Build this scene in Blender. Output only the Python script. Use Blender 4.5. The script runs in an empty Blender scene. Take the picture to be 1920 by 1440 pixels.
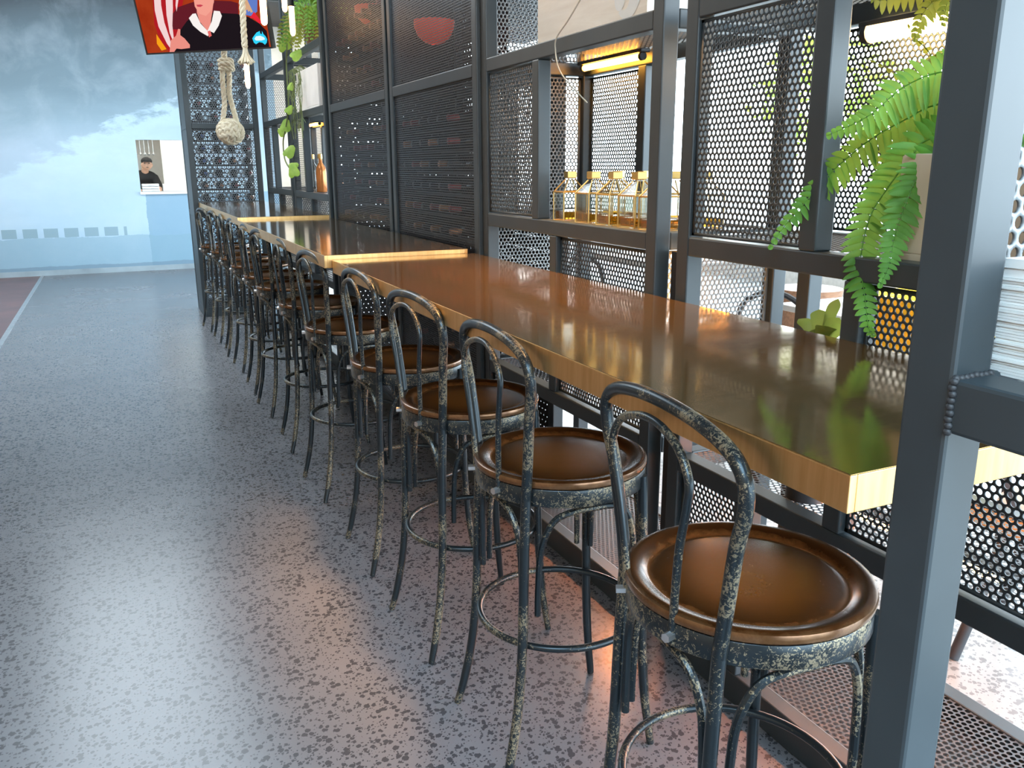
import bpy, bmesh, math, random
import numpy as np
from mathutils import Vector, Matrix
random.seed(7)
rng = np.random.default_rng(5)
scn = bpy.context.scene
COL = scn.collection
PI = math.pi
R = math.radians

# ------------------------------------------------------------------ materials
MATS = {}
def nmat(name):
    m = bpy.data.materials.new(name); m.use_nodes = True
    nt = m.node_tree; nt.nodes.clear()
    out = nt.nodes.new('ShaderNodeOutputMaterial')
    MATS[name] = m
    return m, nt, out
def N(nt, t, **k):
    n = nt.nodes.new(t)
    for a, v in k.items():
        if a.startswith('i_'):
            n.inputs[a[2:].replace('_', ' ')].default_value = v
        else: setattr(n, a, v)
    return n
def math_(nt, op, a, b=None):
    n = nt.nodes.new('ShaderNodeMath'); n.operation = op
    for i, v in enumerate((a, b)):
        if v is None: continue
        if isinstance(v, (int, float)): n.inputs[i].default_value = v
        else: nt.links.new(v, n.inputs[i])
    return n.outputs[0]
def bsdf(nt, out, col=(.5,.5,.5), rough=.5, metal=0., **k):
    b = nt.nodes.new('ShaderNodeBsdfPrincipled')
    if col is not None: b.inputs['Base Color'].default_value = (*col, 1)
    b.inputs['Roughness'].default_value = rough
    b.inputs['Metallic'].default_value = metal
    for a, v in k.items(): b.inputs[a.replace('_', ' ')].default_value = v
    if out is not None: nt.links.new(b.outputs[0], out.inputs[0])
    return b
def ramp(nt, fac, stops):
    r = nt.nodes.new('ShaderNodeValToRGB')
    while len(r.color_ramp.elements) < len(stops): r.color_ramp.elements.new(.5)
    for e, (p, c) in zip(r.color_ramp.elements, stops):
        e.position = p; e.color = (*c, 1) if len(c) == 3 else c
    nt.links.new(fac, r.inputs[0]); return r.outputs[0]
def noise(nt, scale, detail=4, rough=.55, vec=None, dist=0.):
    n = N(nt, 'ShaderNodeTexNoise'); n.inputs['Scale'].default_value = scale
    n.inputs['Detail'].default_value = detail; n.inputs['Roughness'].default_value = rough
    n.inputs['Distortion'].default_value = dist
    if vec is not None: nt.links.new(vec, n.inputs['Vector'])
    return n.outputs[0]
def objco(nt):
    return N(nt, 'ShaderNodeTexCoord').outputs['Object']
def mixc(nt, f, a, b, mode='MIX'):
    m = N(nt, 'ShaderNodeMix', data_type='RGBA', blend_type=mode)
    for i, v in ((0, f), (6, a), (7, b)):
        if isinstance(v, (int, float)): m.inputs[i].default_value = v
        elif isinstance(v, tuple): m.inputs[i].default_value = (*v, 1)
        else: nt.links.new(v, m.inputs[i])
    return m.outputs[2]
def bump(nt, b, h, strength=.2, dist=.002):
    n = N(nt, 'ShaderNodeBump'); n.inputs['Strength'].default_value = strength
    n.inputs['Distance'].default_value = dist
    nt.links.new(h, n.inputs['Height']); nt.links.new(n.outputs[0], b.inputs['Normal'])
def simple(name, col, rough=.5, metal=0., var=.12, vs=18, **k):
    m, nt, out = nmat(name)
    b = bsdf(nt, out, None, rough, metal, **k)
    f = noise(nt, vs, 3, .5, objco(nt))
    c0 = tuple(max(0, c*(1-var)) for c in col); c1 = tuple(min(1, c*(1+var)) for c in col)
    nt.links.new(ramp(nt, f, [(.3, c0), (.7, c1)]), b.inputs['Base Color'])
    return m
def emit(name, col, s):
    m, nt, out = nmat(name)
    e = N(nt, 'ShaderNodeEmission'); e.inputs[0].default_value = (*col, 1); e.inputs[1].default_value = s
    nt.links.new(e.outputs[0], out.inputs[0]); return m

STEEL = simple('painted_steel', (.032,.043,.050), .40, 0., .1, 9, Specular_IOR_Level=.45)
STEEL_D = simple('dark_steel', (.03,.032,.036), .5, 0., .1, 9)
STEEL_LIT = simple('lit_side_sheet_steel', (.20,.21,.215), .4, .2, .08, 9)  # paler copy for end panels: strong light on that side put into the colour
DARK = simple('matt_black', (.012,.012,.013), .6)
RUBBER = simple('black_rubber', (.015,.015,.016), .7)

# worn gunmetal of the stools
m, nt, out = nmat('worn_gunmetal')
co = objco(nt)
big = noise(nt, 9, 2, .5, co)
fine = noise(nt, 185, 4, .62, co, 1.1)
s = math_(nt, 'ADD', math_(nt, 'MULTIPLY', big, .62), math_(nt, 'MULTIPLY', fine, .72))
fl = ramp(nt, s, [(.735, (0,0,0)), (.765, (1,1,1))])
c = mixc(nt, fl, (.032,.042,.049), (.30,.255,.175))
b = bsdf(nt, out, None, .34, .72)
nt.links.new(c, b.inputs['Base Color'])
rr = N(nt, 'ShaderNodeMapRange'); rr.inputs[3].default_value = .3; rr.inputs[4].default_value = .6
nt.links.new(fl, rr.inputs[0]); nt.links.new(rr.outputs[0], b.inputs['Roughness'])
GUN = m

# bronzed seat, darker towards the worn rim in irregular smudges
m, nt, out = nmat('bronzed_seat')
co = objco(nt)
sep = N(nt, 'ShaderNodeSeparateXYZ'); nt.links.new(co, sep.inputs[0])
rad = math_(nt, 'SQRT', math_(nt, 'ADD', math_(nt, 'MULTIPLY', sep.outputs[0], sep.outputs[0]), math_(nt, 'MULTIPLY', sep.outputs[1], sep.outputs[1])))
n1 = noise(nt, 26, 6, .68, co, .3)
rr_ = math_(nt, 'ADD', rad, math_(nt, 'MULTIPLY', math_(nt, 'SUBTRACT', n1, .5), .035))
c = ramp(nt, rr_, [(.0, (.40,.14,.02)), (.08, (.31,.10,.013)), (.132, (.14,.044,.007)), (.152, (.08,.027,.006)), (.163, (.32,.12,.035)), (.175, (.06,.02,.005)), (.196, (.09,.03,.007)), (.209, (.22,.11,.045))])  # pale ring paints a highlight along the seat groove
fine = noise(nt, 160, 4, .6, co)
c = mixc(nt, math_(nt, 'MULTIPLY', fine, .22), c, (.03,.012,.004))
b = bsdf(nt, out, None, .3, .55, Coat_Weight=.25, Coat_Roughness=.2)
nt.links.new(c, b.inputs['Base Color'])
nt.links.new(math_(nt, 'ADD', math_(nt, 'MULTIPLY', n1, .12), .19), b.inputs['Roughness'])
SEAT = m

# patinated brass counter
m, nt, out = nmat('patinated_brass')
co = objco(nt)
mp = N(nt, 'ShaderNodeMapping'); mp.inputs['Scale'].default_value = (1.6, .55, 1); nt.links.new(co, mp.inputs[0])
n1 = noise(nt, 2.2, 5, .55, mp.outputs[0], .8)
mp2 = N(nt, 'ShaderNodeMapping'); mp2.inputs['Scale'].default_value = (1, 3.2, 1); nt.links.new(co, mp2.inputs[0])
n2 = noise(nt, 11, 6, .62, mp2.outputs[0], .5)
st = ramp(nt, n2, [(.67, (0,0,0)), (.72, (1,1,1))])
c = ramp(nt, n1, [(.28, (.27,.19,.065)), (.5, (.38,.22,.075)), (.72, (.47,.24,.075))])
c = mixc(nt, math_(nt, 'MULTIPLY', st, .55), c, (.16,.075,.028))
b = bsdf(nt, out, None, .2, .85)
nt.links.new(c, b.inputs['Base Color'])
nt.links.new(math_(nt, 'ADD', math_(nt, 'MULTIPLY', n2, .11), .045), b.inputs['Roughness'])
bump(nt, b, n2, .06, .002)
BRASS_TOP = m
m, nt, out = nmat('brushed_brass')
co = objco(nt)
mp = N(nt, 'ShaderNodeMapping'); mp.inputs['Scale'].default_value = (26, 26, 2); nt.links.new(co, mp.inputs[0])
n1 = noise(nt, 3, 4, .6, mp.outputs[0])
b = bsdf(nt, out, None, .36, 1.)
nt.links.new(ramp(nt, n1, [(.3, (.68,.42,.165)), (.7, (.80,.54,.245))]), b.inputs['Base Color'])
BRASS = m
GOLD = simple('polished_brass', (.75,.5,.17), .3, .9)

# perforated sheet: round holes on a hexagonal grid, real openings via transparency
def perf(name, axes, pitch, rad, col=(.045,.048,.054), rough=.45, metal=0.):
    m, nt, out = nmat(name)
    sep = N(nt, 'ShaderNodeSeparateXYZ'); nt.links.new(objco(nt), sep.inputs[0])
    u = sep.outputs['XYZ'.index(axes[0])]; v = sep.outputs['XYZ'.index(axes[1])]
    ds = []
    for sh in (0., .5):
        a = math_(nt, 'SUBTRACT', math_(nt, 'FRACT', math_(nt, 'ADD', math_(nt, 'DIVIDE', u, pitch), sh)), .5)
        c = math_(nt, 'SUBTRACT', math_(nt, 'FRACT', math_(nt, 'ADD', math_(nt, 'DIVIDE', v, pitch*math.sqrt(3)), sh)), .5)
        a = math_(nt, 'MULTIPLY', a, pitch); c = math_(nt, 'MULTIPLY', c, pitch*math.sqrt(3))
        ds.append(math_(nt, 'ADD', math_(nt, 'MULTIPLY', a, a), math_(nt, 'MULTIPLY', c, c)))
    d = math_(nt, 'MINIMUM', ds[0], ds[1])
    h = math_(nt, 'LESS_THAN', d, rad*rad)
    b = bsdf(nt, None, col, rough, metal)
    tr = N(nt, 'ShaderNodeBsdfTransparent')
    mx = N(nt, 'ShaderNodeMixShader')
    nt.links.new(h, mx.inputs[0]); nt.links.new(b.outputs[0], mx.inputs[1]); nt.links.new(tr.outputs[0], mx.inputs[2])
    nt.links.new(mx.outputs[0], out.inputs[0])
    return m
PERF = {a: perf('perforated_sheet_'+a, a.upper(), .0170, .0062) for a in ('xz','yz','xy')}
FINE = {a: perf('fine_perforated_sheet_'+a, a.upper(), .0120, .0038, (.035,.036,.04), .38, .3) for a in ('xz','yz')}

CAGE_XZ = perf('pale_perforated_sheet', 'XZ', .0195, .0068, (.085,.097,.11), .4)
# terrazzo-like polished concrete
def concrete(name, base, dark, rough=.22, sc=62):
    m, nt, out = nmat(name)
    co = objco(nt)
    w = noise(nt, 130, 3, .6, co)
    wv = N(nt, 'ShaderNodeVectorMath', operation='MULTIPLY_ADD')
    cc = N(nt, 'ShaderNodeCombineXYZ'); nt.links.new(w, cc.inputs[0]); nt.links.new(w, cc.inputs[1])
    nt.links.new(cc.outputs[0], wv.inputs[0]); wv.inputs[1].default_value = (.012,.012,0); nt.links.new(co, wv.inputs[2])
    def specks(scale, frac, size):
        v = N(nt, 'ShaderNodeTexVoronoi', feature='F1'); v.inputs['Scale'].default_value = scale
        v.inputs['Randomness'].default_value = 1.
        nt.links.new(wv.outputs[0], v.inputs['Vector'])
        sp = N(nt, 'ShaderNodeSeparateColor'); nt.links.new(v.outputs['Color'], sp.inputs[0])
        pick = math_(nt, 'LESS_THAN', sp.outputs[0], frac)
        szz = math_(nt, 'MULTIPLY', math_(nt, 'ADD', sp.outputs[1], .35), size)
        return math_(nt, 'MULTIPLY', pick, math_(nt, 'LESS_THAN', v.outputs['Distance'], szz)), sp.outputs[2]
    s1, r1 = specks(sc, .6, .44)
    s2, r2 = specks(sc*2.3, .42, .42)
    cloud = noise(nt, 1.3, 4, .5, co)
    bc = ramp(nt, cloud, [(.3, tuple(c*.86 for c in base)), (.7, tuple(c*1.14 for c in base))])
    mott = noise(nt, 240, 2, .6, co)
    bc = mixc(nt, math_(nt, 'MULTIPLY', mott, .3), bc, tuple(min(1, c*1.5) for c in base))
    k = math_(nt, 'MAXIMUM', s1, s2)
    c = mixc(nt, math_(nt, 'MULTIPLY', k, .85), bc, dark)
    b = bsdf(nt, out, None, rough, 0., Specular_IOR_Level=.6)
    nt.links.new(c, b.inputs['Base Color'])
    nt.links.new(math_(nt, 'ADD', math_(nt, 'MULTIPLY', cloud, .10), rough-.03), b.inputs['Roughness'])
    return m
FLOOR = concrete('polished_concrete', (.158,.158,.170), (.035,.037,.042), .24)
FLOOR_R = concrete('pale_polished_concrete', (.30,.275,.25), (.12,.11,.10), .3, 46)
RED = simple('red_brown_floor', (.15,.055,.045), .3, 0., .3, 2.5)

def wood(name, a, b_, sc=(1, 9, 9), rough=.6):
    m, nt, out = nmat(name)
    mp = N(nt, 'ShaderNodeMapping'); mp.inputs['Scale'].default_value = sc; nt.links.new(objco(nt), mp.inputs[0])
    f = noise(nt, 4, 6, .6, mp.outputs[0], .7)
    b = bsdf(nt, out, None, rough)
    nt.links.new(ramp(nt, f, [(.3, a), (.7, b_)]), b.inputs['Base Color'])
    return m
PLY = wood('pale_plywood', (.82,.74,.64), (.92,.86,.77), (9, 1, 9))
TIMBER = wood('brown_timber', (.16,.075,.04), (.3,.15,.08))
WHITE = simple('white_paint', (.8,.8,.78), .5, 0., .04)
PAPER = simple('paper', (.82,.85,.84), .8, 0., .04, 60)
CREAM = simple('cream_planter', (.62,.52,.40), .7, 0., .06, 6)
POTW = simple('white_planter', (.9,.88,.85), .6, 0., .06, 6)
SOIL = simple('potting_soil', (.03,.02,.014), .9, 0., .4, 60)
YELLOW = simple('yellow_plastic', (.95,.60,.03), .45)
STONEW = simple('kitchen_white', (.85,.84,.8), .4, 0., .03)
INOX = simple('stainless', (.6,.6,.6), .3, .9)
SKIN = simple('skin', (.55,.33,.24), .55)
CLOTH_B = simple('black_cloth', (.02,.02,.022), .85)

def leafmat(name, a, b_):
    m, nt, out = nmat(name)
    f = noise(nt, 16, 3, .5, objco(nt))
    c = ramp(nt, f, [(.3, a), (.7, b_)])
    b = bsdf(nt, None, None, .45, 0., Specular_IOR_Level=.35)
    t = N(nt, 'ShaderNodeBsdfTranslucent')
    nt.links.new(c, b.inputs['Base Color'])
    nt.links.new(mixc(nt, .6, c, (.55,.62,.1), 'MIX'), t.inputs[0])
    mx = N(nt, 'ShaderNodeMixShader'); mx.inputs[0].default_value = .35
    nt.links.new(b.outputs[0], mx.inputs[1]); nt.links.new(t.outputs[0], mx.inputs[2])
    nt.links.new(mx.outputs[0], out.inputs[0]); return m
FERN = leafmat('fern_green', (.06,.22,.03), (.13,.38,.05))
FERN_Y = leafmat('fern_olive', (.16,.17,.02), (.30,.27,.03))
POTHOS = leafmat('pothos_leaf', (.25,.48,.05), (.48,.68,.14))
TWIG = simple('grey_green_twigs', (.17,.22,.08), .7)

# rope
m, nt, out = nmat('hemp_rope')
co = objco(nt)
n1 = noise(nt, 300, 3, .6, co)
b = bsdf(nt, out, None, .9)
nt.links.new(ramp(nt, n1, [(.3, (.66,.58,.42)), (.7, (.88,.80,.64))]), b.inputs['Base Color'])
bump(nt, b, n1, .4, .002)
ROPE = m

# painted mural on the far wall (object space: x along the wall, z up)
m, nt, out = nmat('mural_paint')
co = objco(nt)
sep = N(nt, 'ShaderNodeSeparateXYZ'); nt.links.new(co, sep.inputs[0])
x, z = sep.outputs[0], sep.outputs[2]
mp = N(nt, 'ShaderNodeMapping'); mp.inputs['Scale'].default_value = (.4, 1, 1.); nt.links.new(co, mp.inputs[0])
n1 = noise(nt, 1.4, 7, .6, mp.outputs[0], .5)
n2 = noise(nt, 5, 6, .65, mp.outputs[0], .3)
zz = math_(nt, 'ADD', z, math_(nt, 'MULTIPLY', math_(nt, 'SUBTRACT', n1, .5), .8))
sky = ramp(nt, math_(nt, 'DIVIDE', zz, 3.6), [(.0, (.26,.42,.55)), (.22, (.42,.60,.74)), (.42, (.44,.58,.72)), (.55, (.30,.43,.53)), (.68, (.20,.30,.37)), (.85, (.14,.21,.26)), (.95, (.11,.155,.19)), (1., (.07,.09,.11))])
# bank of bright cloud rising to the right
edge = math_(nt, 'ADD', 2.06, math_(nt, 'MULTIPLY', math_(nt, 'ADD', x, .4), .42))
edge = math_(nt, 'ADD', edge, math_(nt, 'MULTIPLY', math_(nt, 'SUBTRACT', n2, .5), .9))
up = math_(nt, 'SUBTRACT', edge, z)
cl = ramp(nt, up, [(.0, (0,0,0)), (.10, (1,1,1)), (.5, (.55,.55,.55)), (1., (.2,.2,.2))])
c = mixc(nt, math_(nt, 'MULTIPLY', cl, .62), sky, (.60,.80,.95))
n3 = noise(nt, 2.2, 6, .6, co, .4)
c = mixc(nt, math_(nt, 'MULTIPLY', ramp(nt, n3, [(.45, (0,0,0)), (.7, (1,1,1))]), .22), c, (.62,.74,.86))
rx = math_(nt, 'MULTIPLY', math_(nt, 'GREATER_THAN', math_(nt, 'ADD', x, math_(nt, 'MULTIPLY', math_(nt, 'SUBTRACT', n2, .5), .08)), -.34), math_(nt, 'LESS_THAN', z, 1.06))
c = mixc(nt, math_(nt, 'MULTIPLY', rx, .6), c, (.13,.29,.43))
# low arcade painted along the shore
inb = math_(nt, 'MULTIPLY', math_(nt, 'GREATER_THAN', z, .50), math_(nt, 'LESS_THAN', z, .62))
inb = math_(nt, 'MULTIPLY', inb, math_(nt, 'LESS_THAN', x, -.62))
ar = math_(nt, 'GREATER_THAN', math_(nt, 'FRACT', math_(nt, 'MULTIPLY', x, 4.1)), .3)
c = mixc(nt, math_(nt, 'MULTIPLY', math_(nt, 'MULTIPLY', inb, ar), .75), c, (.20,.33,.40))
low = math_(nt, 'LESS_THAN', math_(nt, 'ADD', z, math_(nt, 'MULTIPLY', math_(nt, 'SUBTRACT', n2, .5), .12)), .5)
c = mixc(nt, math_(nt, 'MULTIPLY', low, .55), c, (.22,.38,.48))
bot = math_(nt, 'LESS_THAN', math_(nt, 'ADD', z, math_(nt, 'MULTIPLY', math_(nt, 'SUBTRACT', n2, .5), .06)), .12)
c = mixc(nt, math_(nt, 'MULTIPLY', bot, .6), c, (.14,.22,.30))
b = bsdf(nt, out, None, .6)
nt.links.new(c, b.inputs['Base Color'])
MURAL = m

# glass
m, nt, out = nmat('clear_glass')
tr = N(nt, 'ShaderNodeBsdfTransparent'); tr.inputs[0].default_value = (.95,.955,.94,1)
gl = N(nt, 'ShaderNodeBsdfGlossy'); gl.inputs['Roughness'].default_value = .03
fr_ = N(nt, 'ShaderNodeLayerWeight'); fr_.inputs[0].default_value = .5
mx = N(nt, 'ShaderNodeMixShader'); nt.links.new(math_(nt, 'ADD', math_(nt, 'MULTIPLY', math_(nt, 'POWER', fr_.outputs['Facing'], 4.), .5), .05), mx.inputs[0])
nt.links.new(tr.outputs[0], mx.inputs[1]); nt.links.new(gl.outputs[0], mx.inputs[2]); nt.links.new(mx.outputs[0], out.inputs[0])
GLASS = m
m, nt, out = nmat('amber_liquid')
b = bsdf(nt, out, (.80,.36,.03), .05, 0., Transmission_Weight=.75, IOR=1.05)
AMBER = m
BOTTLE = simple('dark_bottle_glass', (.008,.012,.010), .12, 0., .3, 6, Specular_IOR_Level=.7)
CAPS = [simple('capsule_'+n, c, .35, .3) for n, c in (('black', (.02,.02,.022)), ('red', (.25,.03,.03)), ('blue', (.03,.08,.30)), ('copper', (.45,.2,.08)))]
LED_O = emit('orange_led', (1., .40, .05), 48)
LED_L = emit('amber_led', (1., .30, .08), 150)
LED_W = emit('warm_white_led', (1., .62, .25), 40)
FIL = emit('glowing_filament_tube', (1., .62, .30), 9)

# ------------------------------------------------------------------ mesh helpers
class MB:
    def __init__(s): s.v = []; s.f = []; s.m = []
    def add(s, vs, fs, mi=0):
        o = len(s.v); s.v += [tuple(map(float, p)) for p in vs]
        s.f += [tuple(i+o for i in f) for f in fs]; s.m += [mi]*len(fs); return s
    def box(s, x0, x1, y0, y1, z0, z1, mi=0):
        v = [(x, y, z) for x in (x0, x1) for y in (y0, y1) for z in (z0, z1)]
        return s.add(v, [(0,1,3,2), (4,6,7,5), (0,4,5,1), (2,3,7,6), (0,2,6,4), (1,5,7,3)], mi)
    def xf(s, M):
        s.v = [tuple(M @ Vector(p)) for p in s.v]; return s
    def tube(s, pts, r, n=10, mi=0, closed=False, cap=True):
        P = [Vector(p) for p in pts]; k = len(P)
        rs = r if isinstance(r, (list, tuple)) else [r]*k
        T = []
        for i in range(k):
            a = P[(i-1) % k] if (closed or i > 0) else P[i]
            b = P[(i+1) % k] if (closed or i < k-1) else P[i]
            T.append((b-a).normalized())
        up = Vector((0,0,1)) if abs(T[0].z) < .9 else Vector((1,0,0))
        u = (up - T[0]*up.dot(T[0])).normalized(); vs = []
        U = []
        for i in range(k):
            u = (u - T[i]*u.dot(T[i]))
            u = u.normalized() if u.length > 1e-6 else T[i].orthogonal().normalized()
            U.append(u.copy())
        for i in range(k):
            w = T[i].cross(U[i])
            for j in range(n):
                a = 2*PI*j/n
                vs.append(P[i] + (U[i]*math.cos(a) + w*math.sin(a))*rs[i])
        fs = []
        for i in range(k if closed else k-1):
            i2 = (i+1) % k
            for j in range(n):
                fs.append((i*n+j, i*n+(j+1) % n, i2*n+(j+1) % n, i2*n+j))
        if cap and not closed:
            fs.append(tuple(range(n))[::-1]); fs.append(tuple((k-1)*n+j for j in range(n)))
        return s.add(vs, fs, mi)
    def lathe(s, prof, n=40, c=(0,0,0), mi=0):
        vs = []; k = len(prof)
        for r, z in prof:
            for j in range(n):
                a = 2*PI*j/n; vs.append((c[0]+r*math.cos(a), c[1]+r*math.sin(a), c[2]+z))
        fs = [(i*n+j, i*n+(j+1) % n, (i+1)*n+(j+1) % n, (i+1)*n+j) for i in range(k-1) for j in range(n)]
        fs += [tuple(range(n))[::-1], tuple((k-1)*n+j for j in range(n))]
        return s.add(vs, fs, mi)
    def sphere(s, c, r, n=12, sc=(1,1,1), mi=0):
        prof = [(max(1e-4, r*math.sin(PI*i/n)), -r*math.cos(PI*i/n)) for i in range(n+1)]
        o = MB(); o.lathe(prof, n*2)
        return s.add([(c[0]+p[0]*sc[0], c[1]+p[1]*sc[1], c[2]+p[2]*sc[2]) for p in o.v], o.f, mi)
    def build(s, name, mats, parent=None, smooth=False, bevel=0., label=None):
        me = bpy.data.meshes.new(name)
        off = Vector(parent_world(parent)) if parent is not None else Vector((0,0,0))
        me.from_pydata([tuple(Vector(p)-off) for p in s.v], [], s.f)
        if not isinstance(mats, (list, tuple)): mats = [mats]
        for m_ in mats: me.materials.append(m_)
        if len(mats) > 1: me.polygons.foreach_set('material_index', s.m)
        if smooth:
            me.polygons.foreach_set('use_smooth', [True]*len(me.polygons))
            me.set_sharp_from_angle(angle=R(38))
        me.update()
        o = bpy.data.objects.new(name, me); COL.objects.link(o)
        if parent is not None: o.parent = parent
        if bevel:
            bv = o.modifiers.new('edge', 'BEVEL'); bv.width = bevel; bv.segments = 2; bv.limit_method = 'ANGLE'
        if label: o['label'] = label
        return o
def parent_world(p):
    v = Vector((0,0,0))
    while p is not None: v += p.location; p = p.parent
    return v
def thing(name, label, cat, loc=(0,0,0), group=None):
    o = bpy.data.objects.new(name, None); COL.objects.link(o); o.location = loc
    o.empty_display_size = .05
    return tag(o, label, cat, group)
def tag(o, label, cat, group=None, kind=None):
    o['label'] = label; o['category'] = cat
    if group: o['group'] = group
    if kind: o['kind'] = kind
    return o
def struct(o, label=None):
    o['kind'] = 'structure'
    if label: o['label'] = label
    return o
def dup(o, loc=None, rz=None, label=None, group=None, parent=None):
    c = o.copy(); COL.objects.link(c)
    if parent is not None: c.parent = parent
    if loc is not None: c.location = loc
    if rz is not None: c.rotation_euler = (0, 0, rz)
    if label: c['label'] = label
    if group: c['group'] = group
    for ch in list(o.children): dup(ch, parent=c)
    return c
def spline(pts, n=8):
    P = [Vector(p) for p in pts]; Q = []
    for i in range(len(P)-1):
        a = P[i-1] if i else P[0]*2-P[1]
        b, c = P[i], P[i+1]
        d = P[i+2] if i+2 < len(P) else P[-1]*2-P[-2]
        for k in range(n):
            t = k/n
            Q.append(.5*((2*b)+(c-a)*t+(2*a-5*b+4*c-d)*t*t+(3*b-a-3*c+d)*t**3))
    Q.append(P[-1]); return Q

# perforated plate with real round holes and thickness; plane 'yz' at x=c or 'xz' at y=c
def holeplate(name, plane, c, u0, u1, v0, v1, mat, parent, pitch=.0165, rad=.0062, th=.003, K=12):
    nu = int((u1-u0)/pitch); rowh = pitch*math.sqrt(3)/2
    nv = int((v1-v0-pitch*.3)/rowh)
    mu = (u1-u0-nu*pitch)/2; mv = (v1-v0-nv*rowh-rowh/3)/2
    cs = []
    for j in range(nv):
        odd = j % 2
        for i in range(nu-odd):
            cs.append((u0+mu+(i+.5+odd*.5)*pitch, v0+mv+rowh*.667+j*rowh))
    cs = np.array(cs)
    ang = np.arange(K)*2*PI/K + PI/2
    hexr = pitch/2/np.cos((np.arange(K) % 2)*0 + np.where(np.arange(K) % 2 == 0, PI/6, 0))
    ho = np.stack([np.cos(ang)*hexr, np.sin(ang)*hexr], 1)
    ci = np.stack([np.cos(ang)*rad, np.sin(ang)*rad], 1)
    M = len(cs); ring = np.concatenate([ho, ci])            # 2K
    pl = cs[:, None, :]+ring[None]                          # M,2K,2
    uv = np.concatenate([pl, pl], 1)                        # front, back -> 4K
    dep = np.concatenate([np.full(2*K, -th/2), np.full(2*K, th/2)])[None].repeat(M, 0)
    j = np.arange(K); j2 = (j+1) % K
    f = np.concatenate([np.stack([j, j2, K+j2, K+j], 1), np.stack([2*K+j2, 2*K+j, 3*K+j, 3*K+j2], 1),
                        np.stack([K+j, K+j2, 3*K+j2, 3*K+j], 1)])
    F = (f[None]+(np.arange(M)*4*K)[:, None, None]).reshape(-1, 4)
    uv = uv.reshape(-1, 2); dep = dep.reshape(-1)
    # solid margins
    e = MB()
    iu0, iu1 = u0+mu+pitch*.5, u1-mu-pitch*.5
    iv0, iv1 = v0+mv+rowh*.3, v1-mv-rowh*.3
    t2 = th/2+.0003
    for a0, a1, b0, b1 in ((u0, iu0, v0, v1), (iu1, u1, v0, v1), (u0, u1, v0, iv0), (u0, u1, iv1, v1)):
        if a1-a0 < 1e-4 or b1-b0 < 1e-4: continue
        e.box(-t2, t2, a0, a1, b0, b1)
    ev = np.array(e.v); ef = np.array(e.f)+len(uv)
    U = np.concatenate([uv[:, 0], ev[:, 1]]); V = np.concatenate([uv[:, 1], ev[:, 2]]); D = np.concatenate([dep, ev[:, 0]])
    off = parent_world(parent)
    if plane == 'yz': X = np.stack([c+D, U, V], 1)
    else: X = np.stack([U, c+D, V], 1)
    X = X-np.array(off)[None]
    F = np.concatenate([F, ef])
    me = bpy.data.meshes.new(name)
    me.vertices.add(len(X)); me.vertices.foreach_set('co', X.ravel().astype(np.float32))
    me.loops.add(F.size); me.loops.foreach_set('vertex_index', F.ravel().astype(np.int32))
    me.polygons.add(len(F)); me.polygons.foreach_set('loop_start', (np.arange(len(F))*4).astype(np.int32))
    me.materials.append(mat); me.update(calc_edges=True); me.validate()
    o = bpy.data.objects.new(name, me); COL.objects.link(o); o.parent = parent
    return o
def sheet(name, plane, c, u0, u1, v0, v1, mat, parent):
    if plane == 'yz': v = [(c,u0,v0), (c,u1,v0), (c,u1,v1), (c,u0,v1)]
    elif plane == 'xz': v = [(u0,c,v0), (u1,c,v0), (u1,c,v1), (u0,c,v1)]
    else: v = [(u0,v0,c), (u1,v0,c), (u1,v1,c), (u0,v1,c)]
    return MB().add(v, [(0,1,2,3)]).build(name, mat, parent)

# ------------------------------------------------------------------ camera (fitted to the photograph)
cam_d = bpy.data.cameras.new('camera'); cam = bpy.data.objects.new('camera', cam_d); COL.objects.link(cam)
F_PX, YAW, PITCH, ROLL = 1580.37, .431922, .253292, -.004989
fw = Vector((math.sin(YAW)*math.cos(PITCH), math.cos(YAW)*math.cos(PITCH), -math.sin(PITCH)))
rt = Vector((math.cos(YAW), -math.sin(YAW), 0)); up = rt.cross(fw)
r2 = rt*math.cos(ROLL)+up*math.sin(ROLL); u2 = -rt*math.sin(ROLL)+up*math.cos(ROLL)
cam.matrix_world = Matrix(((r2.x,u2.x,-fw.x,-.74433), (r2.y,u2.y,-fw.y,-.673727), (r2.z,u2.z,-fw.z,1.401185), (0,0,0,1)))
cam_d.sensor_width = 36; cam_d.lens = F_PX/1920*36; cam_d.clip_start = .02; cam_d.clip_end = 200
scn.camera = cam

# ------------------------------------------------------------------ the room
CEIL = 3.6
fl = MB().box(-1.70, 1.12, -3.5, 12.3, -.1, 0).build('floor', FLOOR); struct(fl, 'polished grey concrete floor with dark aggregate')
fl2 = MB().box(1.12, 6.5, -3.5, 12.3, -.1, -.001).build('floor_dining', FLOOR_R); struct(fl2, 'paler polished concrete floor beyond the frames')
fl3 = MB().box(-3.3, -1.74, -3.5, 12.3, -.1, 0).build('floor_lounge', RED); struct(fl3, 'red brown floor on the far left')
st = MB().box(-1.74, -1.70, -3.5, 12.3, -.1, .004).build('trim_1', INOX); struct(st, 'grey metal strip between the two floors')
WX0, WX1, WZ0, WZ1 = -.388, .34, 1.08, 1.77
w = MB()
WY = 12.25
w.box(-3.3, WX0, WY, WY+.16, 0, CEIL).box(WX1, 1.5, WY, WY+.16, 0, CEIL).box(WX0, WX1, WY, WY+.16, 0, WZ0).box(WX0, WX1, WY, WY+.16, WZ1, CEIL)
struct(w.build('wall_far', MURAL), 'far wall painted with a cloudy blue seaside mural')
struct(MB().box(-3.3, 1.5, WY-.012, WY, 0, .07).build('baseboard_far', simple('worn_skirting', (.3,.38,.43), .6, 0., .2, 3)))
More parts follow.
